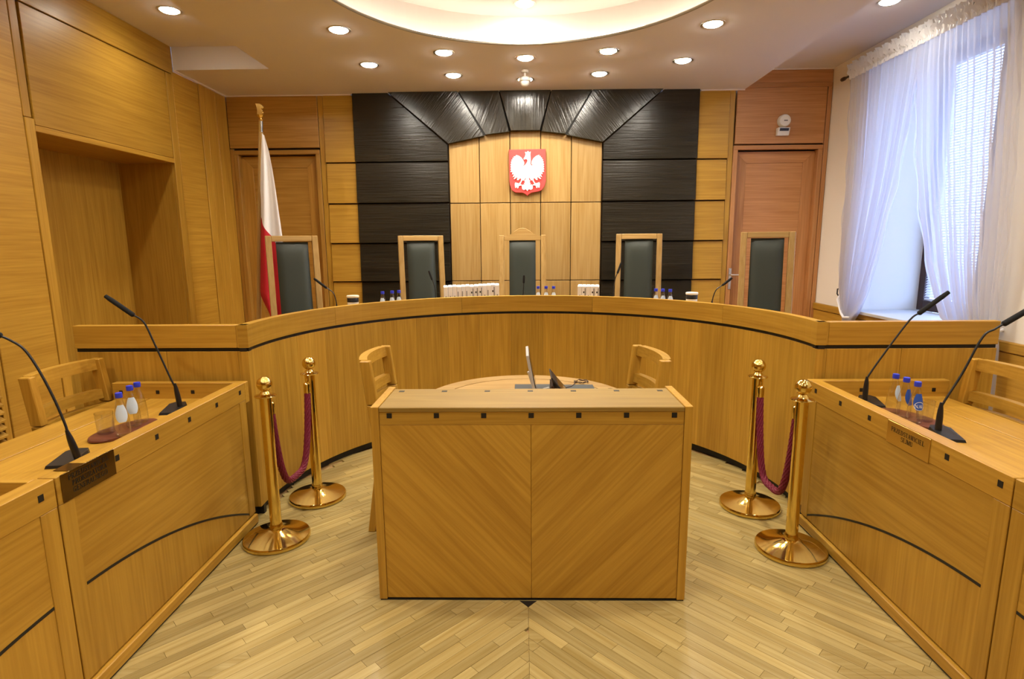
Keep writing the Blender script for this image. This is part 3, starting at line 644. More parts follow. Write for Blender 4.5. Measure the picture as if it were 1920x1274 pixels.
JM = ((-1.539, 4.518, [(0, 0, .122), (-.02, 0, .208), (-.074, 0, .251)], (-.19, 0, .286), 'leftmost microphone on the judges bench, bent flat to the left'),
      (-.823, 5.088, [(0, 0, .12), (-.007, 0, .211), (-.029, 0, .278)], (-.084, 0, .336), 'judges bench microphone before the chair next to the binders'),
      (-.033, 5.27, [(0, 0, .117), (.004, 0, .19), (.006, 0, .231)], (.006, -.03, .291), 'small upright microphone before the crested middle chair'),
      (.78, 5.107, [(0, 0, .122), (.011, 0, .261), (.033, 0, .323)], (.078, 0, .412), 'judges bench microphone pointing steeply up, right of the small binder row'),
      (1.49, 4.578, [(0, 0, .11), (.025, 0, .205), (.078, 0, .247)], (.166, 0, .272), 'rightmost microphone on the judges bench, bent flat to the right'))
for x, y, P, e, lb in JM:
    path = [(x, y, 1.07)]+[(x+a, y+b, 1.055+c) for a, b, c in P]; d = Vector((x+e[0], y+e[1], 1.055+e[2]))-Vector(path[-1])
    mic((x, y, 1.055), atan2(-x, y-3.32)+pi, path, lb, 'microphones on the judges bench', d.length, .8, True)

# ------------------------------------------------------------------ bottles, tumblers, trays
BOT = [(.001, 0), (.026, .001), (.031, .006), (.032, .03), (.031, .075), (.026, .11), (.019, .145), (.0135, .168), (.0125, .178), (.0125, .184)]
def bottle(loc, label, group, lab=None, lz=0, text=None, proto=None):
    t = thing('water_bottle', loc, label, 'bottle', group, rz=0)
    x, y, z = loc
    MB().lathe(BOT, loc, 20).build('glass_body', GLASS, t, smooth=True)
    MB().lathe([(.0145, .180), (.0150, .182), (.0150, .198), (.0140, .203), (.002, .2035)], loc, 20).build('cap', CAP, t, smooth=True)
    if lab is not None:
        def rad(h):
            for (ra, ha), (rb, hb) in zip(BOT, BOT[1:]):
                if ha <= h <= hb: return ra+(rb-ra)*(h-ha)/(hb-ha)
            return .02
        def fn(u, v):
            h = .070+.078*v; hw = (.95*sin(pi*min(max(v*.72+.10, 0), 1))**.7)*1.05
            a = lz+(u-.5)*2*hw; r = rad(h)+.0007; return (x+r*cos(a), y+r*sin(a), z+h)
        lo = MB().sheet(fn, 10, 10).build('paper_label', lab, t, smooth=True)
        if text:
            m = MB(); text_mesh(m, text, .015, lambda u, w: (x+(rad(w)+.0013)*cos(lz+u/.029), y+(rad(w)+.0013)*sin(lz+u/.029), z+w), 0, .082)
            m.build('lettering', PAPER, lo)
            def oval(i, k): a = 2*pi*i/28; return (lz+.80*cos(a)*k, .0905+.020*sin(a)*k)
            m = MB()
            for i in range(28):
                P = [oval(i, 1), oval(i+1, 1), oval(i+1, .9), oval(i, .9)]
                m.bm.faces.new([m.bm.verts.new((x+(rad(h)+.0011)*cos(a), y+(rad(h)+.0011)*sin(a), z+h)) for a, h in P])
            m.build('oval_outline', PAPER, lo)
    return t
TZ = BS+.012
GB = 'glass water bottles with blue caps on the benches'
bottle((-1.885, 2.470, TZ), 'water bottle on the left bench, nearest to the tumbler', GB, LABELB, radians(-50))
bottle((-1.925, 2.600, TZ), 'water bottle on the left bench, middle of its three', GB, LABELB, radians(-50))
bottle((-1.935, 2.668, TZ), 'water bottle on the left bench, farthest and mostly hidden', GB, None)
bottle((1.823, 2.785, TZ), 'water bottle on the right bench, farthest with label facing away', GB, LABELB, radians(-60))
bottle((1.826, 2.710, TZ), 'water bottle on the right bench, middle one with label turned sideways', GB, LABELF, radians(-65))
bottle((1.822, 2.625, TZ), 'water bottle on the right bench, nearest with round blue logo label', GB, LABELF, radians(-92), 'NAŁ')
def tumbler(loc, label):
    t = MB().lathe([(.030, 0), (.0335, .004), (.0385, .10), (.0372, .10), (.0325, .012), (.001, .011)], loc, 24).build('tumbler', TUMB, smooth=True)
    origin_to(t, loc); return tag(t, label, 'glass', 'tumblers on the trays')
tumbler((-1.99, 2.50, TZ), 'clear tumbler on the left bench tray'); tumbler((1.900, 2.665, TZ), 'clear tumbler on the right bench tray')
def tray(c, rx, ry, rz, label):
    n = 36; ca, sa = cos(rz), sin(rz)
    pts = [(c[0]+rx*cos(2*pi*i/n)*ca-ry*sin(2*pi*i/n)*sa, c[1]+rx*cos(2*pi*i/n)*sa+ry*sin(2*pi*i/n)*ca) for i in range(n)]
    t = MB().xy(pts, BS+.0005, TZ, .003).build('serving_tray', TRAY); origin_to(t, (c[0], c[1], BS)); return tag(t, label, 'tray', 'round brown trays')
tray((-1.945, 2.56), .175, .095, radians(80), 'reddish brown oval tray under the bottles on the left bench'); tray((1.868, 2.715), .170, .088, radians(100), 'reddish brown oval tray under the bottles on the right bench')
GJ = 'small water bottles along the judges bench'
for i, (x, y) in enumerate(((-1.212, 4.718), (-1.144, 4.774), (-1.094, 4.812), (.104, 5.167), (.176, 5.162), (.244, 5.154), (1.091, 4.814), (1.141, 4.777), (1.192, 4.735))):
    wh = ('left of the second chair', 'right of the crested middle chair', 'right of the fourth chair')[i//3]; nm = ('left', 'middle', 'right')[i % 3]
    bottle((x, y, 1.056), 'blue capped bottle on judges bench %s, %s of three' % (wh, nm), GJ, LABELB, radians(-90))
def cup(loc, label, mats):
    t = thing('lidded_cup', loc, label, 'cup', 'cups on the judges bench')
    MB().lathe([(.040, 0), (.044, .004), (.044, .135)], loc, 24).build('cup_body', mats[0], t, smooth=True); MB().lathe([(.0455, .135), (.0455, .168), (.044, .17)], loc, 24).build('band', BLK, t, smooth=True)
    MB().lathe([(.047, .170), (.049, .174), (.049, .184), (.046, .188), (.002, .189)], loc, 24).build('lid', mats[1], t, smooth=True)
CREAM = plain('cream_plastic', (.72, .66, .50), .4)
cup((-1.405, 4.522, 1.056), 'dark cup with cream rim at the left of the judges bench', (WHITEP, CREAM)); cup((1.333, 4.603, 1.056), 'white cup with black band at the right of the judges bench', (WHITEE, WHITEE))

# ------------------------------------------------------------------ ring binders
def binder(x, y, rz, w, h, label, group, style):
    t = thing('binder', (x, y, 1.056), label, 'binder', group, rz)
    m = MB().box(-w/2, w/2, 0, .22, 0, h, .002); m.build('cover', PAPER if style != 3 else BLK, t, local=True)
    gy = plain('spine_grey', (.25, .25, .26), .6) if 'spine_grey' not in bpy.data.materials else bpy.data.materials['spine_grey']
    if style == 1: MB().box(-w*.32, -w*.10, -.0008, 0, .02, h*.80).build('spine_mark', gy, t, local=True)
    if style == 2: MB().box(w*.20, w*.36, -.0008, 0, .01, h*.92).build('spine_mark', BLK, t, local=True); MB().box(-w*.2, w*.1, -.0008, 0, h*.70, h*.78).build('spine_mark', BLK, t, local=True)
    if style == 0: MB().box(-w*.1, w*.16, -.0008, 0, h*.55, h*.62).build('spine_mark', gy, t, local=True)
    MB().box(-w/2+.004, w/2-.004, .004, .218, h-.001, h+.0015).build('paper_block', PAPER, t, local=True)
ORD = ('first', 'second', 'third', 'fourth', 'fifth', 'sixth', 'seventh', 'eighth', 'ninth', 'tenth', 'eleventh', 'twelfth', 'thirteenth')
x0, x1 = -.735, -.250; w = (x1-x0)/13
for i in range(13):
    x = x0+w*(i+.5); binder(x, 4.985+.16*(i/12), radians(8-5*i/12), w*.97, .213+.004*(i > 8)+.002*(i % 3), 'white binder, %s from the left in the long row left of the crested chair' % ORD[i], 'white binders left of the middle chair', (3, 0, 0, 1, 1, 1, 2, 2, 2, 0, 1, 2, 0)[i] if i else 0)
for i in range(5):
    binder(.475+.038*i, 5.10-.010*i, radians(-7), .0365, .205, 'white binder, %s from the left in the short row right of the crested chair' % ORD[i], 'white binders right of the middle chair', (0, 2, 0, 2, 2)[i])

# ------------------------------------------------------------------ judges' chairs
def judge_chair(crest):
    t = bpy.data.objects.new('judge_chair', None); COL.objects.link(t); WM[t.name] = Matrix.Identity(4)
    H = 1.38; tau = radians(9); hw = .225 if not crest else .245
    def B(x, s, z): return (x, -(z-.42)*math.tan(tau) if False else s+(z-.42)*math.tan(tau), z)   # recline backwards (+y)
    def slat(x0, x1, z0, z1, y0, y1, nm, mt, p=t, bev=.004):
        return MB().hexa([B(x0, y0, z0), B(x1, y0, z0), B(x1, y1, z0), B(x0, y1, z0), B(x0, y0, z1), B(x1, y0, z1), B(x1, y1, z1), B(x0, y1, z1)], bev).build(nm, mt, p, local=True)
    y = .20
    slat(-hw, -hw+.052, .30, H, y, y+.075, 'back_post', OAKL['z']); slat(hw-.052, hw, .30, H, y, y+.075, 'back_post', OAKL['z'])
    if crest:
        P = [(-hw+.052, H-.055), (-hw+.052, H-.012), (-.15, H-.008), (-.11, H+.012), (-.075, H+.045), (-.04, H+.066), (0, H+.072), (.04, H+.066), (.075, H+.045), (.11, H+.012), (.15, H-.008), (hw-.052, H-.012), (hw-.052, H-.055)]
        MB().prism(P, lambda a, b: B(a, y+.01, b), lambda a, b: B(a, y+.065, b), .003).build('crest_rail', OAKL['x'], t, local=True)
    else: slat(-hw+.0525, hw-.0525, H-.052, H, y+.002, y+.073, 'top_rail', OAKL['x'])
    slat(-hw+.0525, hw-.0525, .44, .50, y+.01, y+.06, 'lower_rail', OAKL['x'])
    # padded back
    m = MB(); nx, nz = 8, 16; pw = .138; grid = []
    def pad(u, v, s):
        x = -pw+2*pw*u; z = .50+(H-.056-.50)*v; e = (1-abs(2*u-1)**6)*(1-abs(2*v-1)**10); return B(x, (y+.030-.032*e) if s else (y+.045), z)
    m.sheet(lambda u, v: pad(u, v, 1), nx, nz); m.sheet(lambda u, v: pad(u, v, 0), nx, nz)
    for v0 in (0, 1): m.sheet(lambda u, v: (Vector(pad(u, v0, 1))*(1-v)+Vector(pad(u, v0, 0))*v), nx, 1)
    for u0 in (0, 1): m.sheet(lambda u, v: (Vector(pad(u0, u, 1))*(1-v)+Vector(pad(u0, u, 0))*v), nz, 1)
    bmesh.ops.remove_doubles(m.bm, verts=m.bm.verts, dist=.0005); m.build('back_pad', LEATHER, t, smooth=True, local=True)
    MB().box(-.24, .24, -.27, .20, .40, .475, .02).build('seat_cushion', LEATHER, t, local=True, smooth=True); MB().box(-.25, .25, -.28, .21, .34, .40, .004).build('seat_frame', OAKL['x'], t, local=True)
    for sx in (-1, 1):
        a, b = sorted((sx*.205, sx*.25)); MB().box(a, b, -.28, -.235, 0, .339, .004).build('front_leg', OAKL['z'], t, local=True); MB().hexa([(a, .27, 0), (b, .27, 0), (b, .32, 0), (a, .32, 0), (a, .18, .34), (b, .18, .34), (b, .23, .34), (a, .23, .34)]).build('rear_leg', OAKL['z'], t, local=True)
    return t
jc = judge_chair(False); jcc = judge_chair(True)
def place(src, first, x, y, deg, label):
    loc = (x, y, ZD); o = src if first else copy_tree(src)
    o.location = loc; o.rotation_euler = (0, 0, radians(deg)); WM[o.name] = Matrix.Identity(4)
    return tag(o, label, 'chair', 'high backed chairs behind the judges bench')
place(jc, True, -1.99, 4.88, 25, 'high backed green leather chair in front of the flag'); place(jc, False, -.966, 5.41, 15, 'high backed green leather chair second from left, beside the long binder row')
place(jcc, True, -.037, 5.65, 0, 'high backed green leather chair with arched crest below the emblem'); place(jc, False, 1.059, 5.405, -11, 'high backed green leather chair second from right, beside the short binder row')
place(jc, False, 2.052, 4.867, -19, 'high backed green leather chair in front of the door with handle')

# ------------------------------------------------------------------ low chairs
def low_chair():
    t = bpy.data.objects.new('armless_chair', None); COL.objects.link(t); WM[t.name] = Matrix.Identity(4)
    # faces +y, back at y = -.24 ; curved rails bow backwards
    H, hw, yb = 1.012, .255, -.225
    def bow(x): return -.055*(1-(x/hw)**2)
    def lean(z): return -(z-.45)*.12 if z > .45 else -(.45-z)*.16
    for sx in (-1, 1):
        a, b = sorted((sx*(hw-.042), sx*hw))
        m = MB(); m.hexa([(a, yb+lean(.76)-.052, .762), (b, yb+lean(.76)-.052, .762), (b, yb+lean(.76)+.01, .762), (a, yb+lean(.76)+.01, .762), (a, yb+lean(H)-.05, H-.001), (b, yb+lean(H)-.05, H-.001), (b, yb+lean(H)+.008, H-.001), (a, yb+lean(H)+.008, H-.001)], .004); m.build('back_post', OAK['z'], t, local=True)
        m = MB(); m.hexa([(a, yb+lean(0)-.045, 0), (b, yb+lean(0)-.045, 0), (b, yb+lean(0)-.005, 0), (a, yb+lean(0)-.005, 0), (a, yb-.05, .45), (b, yb-.05, .45), (b, yb+.012, .45), (a, yb+.012, .45)], .003); m.hexa([(a, yb-.05, .45), (b, yb-.05, .45), (b, yb+.012, .45), (a, yb+.012, .45), (a, yb+lean(.757)-.05, .757), (b, yb+lean(.757)-.05, .757), (b, yb+lean(.757)+.01, .757), (a, yb+lean(.757)+.01, .757)], .003)
        m.build('rear_leg', OAK['z'], t, local=True)
        MB().hexa([(a, .20, 0), (b, .20, 0), (b, .235, 0), (a, .235, 0), (a, .19, .42), (b, .19, .42), (b, .24, .42), (a, .24, .42)], .003).build('front_leg', OAK['z'], t, local=True)
    def rail(z0, z1, nm, th=.040):
        n = 10; w = hw-.0425; m = MB(); xs = [-w+2*w*i/n for i in range(n+1)]
        m.prism([(x, bow(x)-th/2-.02) for x in xs]+[(x, bow(x)+th/2-.02) for x in xs][::-1], lambda a, b: (a, b+yb+lean(z0), z0), lambda a, b: (a, b+yb+lean(z1), z1))
        m.build(nm, OAK['x'], t, local=True, smooth=False)
    rail(H-.062, H, 'top_rail', .046); rail(.782, .835, 'middle_rail'); rail(.700, .752, 'lower_rail')
    n = 10; w = hw-.05; xs = [-w+2*w*i/n for i in range(n+1)]
    MB().prism([(x, bow(x)-.035) for x in xs]+[(x, bow(x)+.012) for x in xs][::-1], lambda a, b: (a, b+yb+lean(.50), .50), lambda a, b: (a, b+yb+lean(.69), .69)).build('back_pad', LEATHER, t, local=True, smooth=True)
    MB().box(-.235, .235, -.22, .245, .42, .48, .015).build('seat_cushion', LEATHER, t, local=True); MB().box(-.245, .245, -.225, .25, .36, .42, .004).build('seat_frame', OAK['x'], t, local=True)
    return t
lc0 = low_chair()
def place2(first, x, y, deg, label, group='low backed oak chairs'):
    o = lc0 if first else copy_tree(lc0); o.location = (x, y, 0); o.rotation_euler = (0, 0, radians(deg)); return tag(o, label, 'chair', group)
place2(True, -.60, 3.29, -90, 'low oak chair seen edge on, left of the round clerk table'); place2(False, .40, 3.235, 97, 'low oak chair seen edge on, right of the round clerk table')
place2(False, -2.19, 2.925, -90, 'low oak chair behind the left bench'); place2(False, 2.105, 2.815, 90, 'low oak chair behind the right bench')

# ------------------------------------------------------------------ clerk's table and what lies on it
ct = thing('clerk_table', (-.02, 3.15, 0), 'round ended oak clerk table standing behind the lectern', 'table')
def dtab(r, y0, n=28): return [(-.02+r, y0)]+[(-.02+r*cos(pi*i/n), 3.15+r*sin(pi*i/n)) for i in range(n+1)]+[(-.02-r, y0)]
MB().xy(dtab(.50, 2.80), .735, .7605).build('tabletop', OAKL['x'], ct)
m = MB(); a = dtab(.508, 2.80)[1:-1]; b = dtab(.61, 2.80)[1:-1]; a = [(a[0][0], 2.80)]+a+[(a[-1][0], 2.80)]; b = [(b[0][0], 2.80)]+b+[(b[-1][0], 2.80)]
for z in (.735, .7605): 
    A = [m.bm.verts.new((*p, z)) for p in a]; B_ = [m.bm.verts.new((*p, z)) for p in b]
    for i in range(len(a)-1): m.bm.faces.new((A[i], A[i+1], B_[i+1], B_[i]))
for Pp in (a, b):
    A = [m.bm.verts.new((*p, .735)) for p in Pp]; B_ = [m.bm.verts.new((*p, .7605)) for p in Pp]
    for i in range(len(Pp)-1): m.bm.faces.new((A[i], A[i+1], B_[i+1], B_[i]))
m.build('border_band', OAKL['x'], ct)
MB().xy(dtab(.509, 2.80), .733, .757).build('groove', SHADOW, ct)
MB().xy([(-.02+.34*cos(pi*i/16), 3.05+.34*sin(pi*i/16)) for i in range(17)], .05, .733).build('pedestal', OAK['z'], ct); MB().xy([(-.02+.42*cos(pi*i/16), 3.0+.42*sin(pi*i/16)) for i in range(17)], 0, .05).build('foot', OAK['z'], ct)
TT = .7615
PAD = plain('desk_pad', (.035, .045, .048), .5)
o = MB().box(-.09, .145, 3.16, 3.49, TT-.0005, TT+.004, .001).build('desk_pad', PAD); origin_to(o, (.03, 3.3, TT)); tag(o, 'dark desk pad under the monitor on the clerk table', 'desk pad')
o = MB().box(.175, .40, 3.15, 3.475, TT-.0005, TT+.004, .001).build('desk_pad', PAD); origin_to(o, (.29, 3.3, TT)); tag(o, 'dark desk pad under the tablet on the clerk table', 'desk pad')
mo = thing('monitor', (0, 3.2, TT+.004), 'thin silver monitor seen edge on at the clerk table', 'monitor')
def slab(p0, p1, yw, th, d):     # leaning plate in the XZ plane, p0 bottom, p1 top
    m = MB(); a = Vector((p1[0]-p0[0], 0, p1[1]-p0[1])).normalized(); nn = Vector((-a.z, 0, a.x))
    P = []
    for (px, pz) in (p0, p1):
        for o1, yy in ((0, yw[0]), (th, yw[0]), (th, yw[1]), (0, yw[1])): v = Vector((px, yy, pz))+nn*(-o1*d); P.append(tuple(v))
    return m.hexa(P, .002)
slab((.020, TT+.035), (-.022, 1.022), (3.12, 3.42), .016, 1).build('screen_housing', SILVER, mo); slab((.0375, TT+.05), (-.003, 1.010), (3.13, 3.41), .002, 1).build('screen', SCREEN, mo)
MB().tube([(-.005, 3.26, .90), (.02, 3.27, .82), (.06, 3.28, TT+.012)], .010).build('stand_arm', SILVER, mo, smooth=True); MB().box(-.05, .10, 3.20, 3.34, TT+.0042, TT+.012, .003).build('stand_base', SILVER, mo)
tb = thing('tablet', (.16, 3.2, TT+.004), 'black tablet propped up at a slant on the clerk table', 'tablet')
slab((.215, TT+.006), (.118, .892), (3.12, 3.36), .008, 1).build('housing', BLK, tb); slab((.2235, TT+.014), (.1315, .882), (3.13, 3.35), .0012, 1).build('screen', SCREEN, tb)
MB().hexa([(.123, 3.16, TT+.0042), (.20, 3.16, TT+.0042), (.20, 3.34, TT+.0042), (.123, 3.34, TT+.0042), (.123, 3.16, .835), (.135, 3.16, .835), (.135, 3.34, .835), (.123, 3.34, .835)]).build('stand', plain('brown_leather', (.06, .03, .018), .5), tb)
def clothed(name, pts, r, mat, label, cat):
    o = MB().tube(pts, r, 6).build(name, mat, smooth=True); c = pts[0]; origin_to(o, c); return tag(o, label, cat)
cb = [(.20, 3.38, TT+.006), (.26, 3.42, TT+.006), (.29, 3.50, TT+.004)]+[(.335+.045*cos(a), 3.545+.035*sin(a), TT+.004+.004*(i % 3)) for i, a in enumerate([pi+2*pi*k/14 for k in range(26)])]
clothed('coiled_cable', cb, .0025, plain('brown_cable', (.05, .022, .012), .5), 'thin dark cable coiled at the rounded table end', 'cable')
clothed('white_cable', [(.06, 3.25, TT+.014), (.085, 3.26, TT+.030), (.115, 3.28, TT+.032)], .009, WHITEE, 'short thick white cable between monitor and tablet', 'cable')
t = thing('computer_mouse', (.31, 3.20, TT+.004), 'silver computer mouse on the dark pad at the clerk table', 'mouse')
m = MB().sheet(lambda u, v: (.31+.055*(2*u-1)*sqrt(max(0, 1-(2*v-1)**4*.8)), 3.20+.034*(2*v-1), TT+.0045+.034*(max(0, 1-(2*u-1)**2))**.5*(max(0, 1-(2*v-1)**2))**.5), 12, 8); m.build('shell', SILVER, t, smooth=True); MB().box(.30, .312, 3.196, 3.204, TT+.034, TT+.0425, .001).build('wheel', BLK, t)
t = thing('phone_handset', (.47, 3.20, TT), 'dark rounded device at the right edge of the clerk table', 'device')
m = MB().sheet(lambda u, v: (.47+.065*(2*u-1)*sqrt(max(0, 1-(2*v-1)**4*.8)), 3.20+.05*(2*v-1), TT+.050*(max(0, 1-(2*u-1)**2))**.5*(max(0, 1-(2*v-1)**2))**.5), 14, 10); m.build('shell', plain('brown_plastic', (.035, .016, .012), .25), t, smooth=True); MB().box(.46, .50, 3.15, 3.156, TT+.010, TT+.018, .001).build('keys', WHITEP, t)

# ------------------------------------------------------------------ stanchions and ropes
def stanchion(x, y, label):
    t = thing('rope_stanchion', (x, y, 0), label, 'stanchion', 'brass stanchions in front of the judges bench'); c = (x, y, 0)
    MB().lathe([(.176, 0), (.180, .004), (.181, .020), (.176, .028), (.120, .040), (.055, .060), (.040, .068)], c, 48).build('base', BRASS, t, smooth=True)
    MB().lathe([(.031, .060), (.031, .838)], c, 28).build('pole', BRASS, t, smooth=True); MB().lathe([(.034, .060), (.034, .095)], c, 28).build('collar', BRASS, t, smooth=True)
    MB().lathe([(.031, .836), (.055, .838), (.057, .841), (.055, .845), (.030, .852), (.024, .862), (.016, .872), (.013, .880), (.020, .884)], c, 32).build('flange', BRASS, t, smooth=True)
    MB().ball((x, y, .907), .041, 28, 16).build('ball_finial', BRASS, t, smooth=True)
ST = ((-1.440, 2.955, 'brass stanchion at left, nearer the camera'), (-1.398, 3.489, 'brass stanchion at left, farther from the camera'), (1.384, 3.363, 'brass stanchion at right, farther from the camera'), (1.402, 2.850, 'brass stanchion at right, nearer the camera'))
for s in ST: stanchion(*s)
def rope(a, b, low, label):
    A, B_ = Vector(a), Vector(b); t = thing('barrier_rope', ((A+B_)/2).to_tuple()[:2]+(low,), label, 'rope', 'crimson barrier ropes'); d = (B_-A); d.z = 0; d.normalize()
    e0 = A+d*.045; e1 = B_-d*.045; n = 44; P = []
    for i in range(n+1):
        s = i/n; k = 2*s-1; p = e0.lerp(e1, s); u = abs(k)**2.6; p.z = low+(A.z-.06-low)*u
        # hang steeply: pull the middle in towards the ends
        q_ = e0.lerp(e1, .5+.5*(abs(k)**.62)*(1 if k > 0 else -1)); p.x, p.y = q_.x, q_.y; P.append(p)
    tot = 0; L_ = [0]
    for p, q_ in zip(P, P[1:]): tot += (q_-p).length; L_.append(tot)
    # braided surface
    N = 130; m = MB(); rings = []; nn = 16
    def at(s):
        s *= tot
        for i in range(n):
            if s <= L_[i+1]+1e-9: u = (s-L_[i])/(L_[i+1]-L_[i]); return P[i].lerp(P[i+1], u)
        return P[-1]
    side = d.cross(Vector((0, 0, 1)))
    for i in range(N+1):
        c = at(i/N); tg = (at(min(1, i/N+.01))-at(max(0, i/N-.01))).normalized(); u = side; w_ = tg.cross(u)
        rings.append([m.bm.verts.new(c+(u*cos(2*pi*k/nn)+w_*sin(2*pi*k/nn))*(.0185+.0016*(1 if (i+2*k) % 4 < 2 else -1))) for k in range(nn)])
    for r_a, r_b in zip(rings, rings[1:]):
        for k in range(nn): m.bm.faces.new((r_a[k], r_a[(k+1) % nn], r_b[(k+1) % nn], r_b[k]))
    m.bm.faces.new(rings[0][::-1]); m.bm.faces.new(rings[-1]); m.build('braided_cord', ROPE, t)
    for e, sgn, base in ((P[0], 1, A), (P[-1], -1, B_)):
        MB().lathe([(.020, -.015), (.0215, -.01), (.0215, .045), (.012, .055), (.004, .06)], tuple(e), 16).build('ferrule', BRASS, t, smooth=True)
        h = e+Vector((0, 0, .058)); MB().tube([h, h+Vector((0, 0, .018)), h+Vector((0, 0, .03))-d*sgn*.012, h+Vector((0, 0, .018))-d*sgn*.022], .0045, 8).build('hook', BRASS, t, smooth=True)
rope((-1.440, 2.955, .80), (-1.398, 3.489, .80), .265, 'crimson braided rope between the two left stanchions'); rope((1.384, 3.363, .80), (1.402, 2.850, .80), .245, 'crimson braided rope between the two right stanchions')

# ------------------------------------------------------------------ flag
FY = 5.58
fl = thing('flag', (-2.745, FY, ZD), 'white and red flag draped on a wooden pole at the left', 'flag')
zp = lambda z: -2.515-(2.70-z)*.094
MB().tube([(zp(ZD), FY, ZD), (zp(1.5), FY, 1.5), (-2.515, FY, 2.705)], [.023, .023, .020], 14).build('pole', OAKL['z'], fl, smooth=True)
MB().tube([(-2.515, FY, 2.70), (-2.507, FY, 2.805)], .019, 14).build('ferrule', CHROME, fl, smooth=True)
m = MB(); m.lathe([(.012, 2.80), (.022, 2.812), (.010, 2.822), (.010, 2.83), (.030, 2.85), (.034, 2.858), (.012, 2.864)], (-2.505, FY, 0), 16)
P = [(-.012, 2.862), (-.034, 2.868), (-.022, 2.880), (-.024, 2.905), (-.030, 2.935), (-.040, 2.965), (-.018, 2.958), (.004, 2.962), (.022, 2.950), (.040, 2.925), (.030, 2.912), (.022, 2.925), (.012, 2.915), (.026, 2.895), (.018, 2.882), (.036, 2.868), (.012, 2.862)]
m.xz([(-2.505+a, b) for a, b in P], FY-.010, FY+.010, .003)
m.build('finial', GOLD, fl, smooth=False, label='gilt eagle shaped finial'); 
m = MB().lathe([(.16, 0), (.165, .02), (.06, .05), (.03, .12), (.03, .2)], (zp(ZD), FY, ZD), 24); m.build('stand', plain('dark_stand', (.04, .03, .02), .4), fl, smooth=True)
FLL = [(2.681, -2.491), (2.452, -2.521), (2.255, -2.545), (1.939, -2.579), (1.802, -2.596), (1.544, -2.620), (1.187, -2.652), (1.086, -2.618), (.979, -2.573), (.80, -2.52)]
FLR = [(2.681, -2.470), (2.52, -2.433), (2.353, -2.410), (2.194, -2.394), (1.856, -2.366), (1.748, -2.358), (1.465, -2.345), (1.122, -2.347), (.978, -2.385), (.80, -2.42)]
def cloth(z0f, z1f, nm, mat):
    def fn(u, v):
        za, zb_ = z0f(u), z1f(u); z = za+(zb_-za)*v
        a, b = interp(FLL, z), interp(FLR, z); k = (2.70-z)
        return (a+(b-a)*u, FY-.035-.045*sin(pi*u)*min(1, k)+.030*sin(2*pi*1.6*u+.8+.5*k)*min(1, k*1.2), z)
    MB().sheet(fn, 30, 40).build(nm, mat, fl, smooth=True)
bd = lambda u: interp([(0, 1.93), (.30, 1.84), (.60, 1.72), (1, 1.44)], u)
cloth(lambda u: 2.69-.02*u, bd, 'white_stripe', WHITEF); cloth(bd, lambda u: .84+.06*u, 'red_stripe', REDF)

# ------------------------------------------------------------------ coat of arms
em = thing('coat_of_arms', (.0215, YB-.018, 2.43), 'red shield emblem with white crowned eagle above the middle chair', 'emblem')
K = .000696; EX0, EZ0 = .0215-752*K, 2.674+250*K
def E(px, py): return (EX0+px*K, EZ0-py*K)
SH = [(460, 255), (1045, 250), (1050, 740), (1030, 820), (990, 880), (930, 905), (820, 915), (785, 935), (752, 970), (720, 935), (685, 918), (560, 920), (510, 885), (478, 820), (465, 740)]
MB().xz([E(*p) for p in SH], YB-.060, YB-.018, .003).build('shield', REDP, em)
half = [(765, 278), (782, 300), (808, 290), (800, 335), (806, 380), (808, 430), (800, 470), (815, 503), (846, 500), (818, 480), (822, 440), (850, 392), (895, 355), (945, 340), (940, 358), (968, 360), (962, 378), (990, 385), (982, 402), (1006, 415), (996, 432), (1016, 448), (1004, 466), (1022, 486), (1008, 502), (1022, 522), (1008, 538), (1024, 560), (1006, 572), (1022, 600), (985, 606), (1002, 640), (965, 630), (990, 684), (938, 660), (975, 712), (955, 712), (910, 678), (918, 728), (896, 728), (862, 694), (850, 716), (862, 752), (885, 780), (945, 764), (955, 790), (948, 846), (932, 850), (922, 822), (912, 856), (896, 850), (888, 816), (838, 812), (846, 796), (866, 786), (830, 728), (812, 736), (780, 684), (778, 716), (800, 740), (788, 762), (806, 778), (790, 800), (824, 796), (842, 822), (836, 866), (806, 884), (778, 868), (752, 900)]
left = [(726, 868), (698, 884), (668, 866), (662, 822), (680, 796), (712, 800), (698, 778), (716, 762), (704, 740), (726, 716), (728, 684), (696, 736), (676, 728), (640, 786), (660, 796), (668, 812), (616, 816), (608, 850), (592, 856), (582, 822), (572, 850), (556, 846), (549, 790), (559, 764), (619, 780), (642, 752), (654, 716), (642, 694), (608, 728), (586, 728), (594, 678), (549, 712), (529, 712), (566, 660), (514, 684), (539, 630), (502, 640), (519, 606), (482, 600), (498, 572), (480, 560), (496, 538), (482, 522), (496, 502), (482, 486), (500, 466), (488, 448), (508, 432), (498, 415), (522, 402), (514, 385), (542, 378), (536, 360), (564, 358), (575, 340), (620, 352), (660, 382), (690, 425), (706, 462), (696, 498), (672, 500), (690, 510), (712, 498), (742, 462), (756, 430), (748, 408), (722, 404), (700, 412), (692, 396), (716, 362), (724, 330), (714, 292), (742, 300)]
MB().xz([E(*p) for p in half+left], YB-.072, YB-.060).build('eagle', WHITEE, em, label='white eagle with crown')

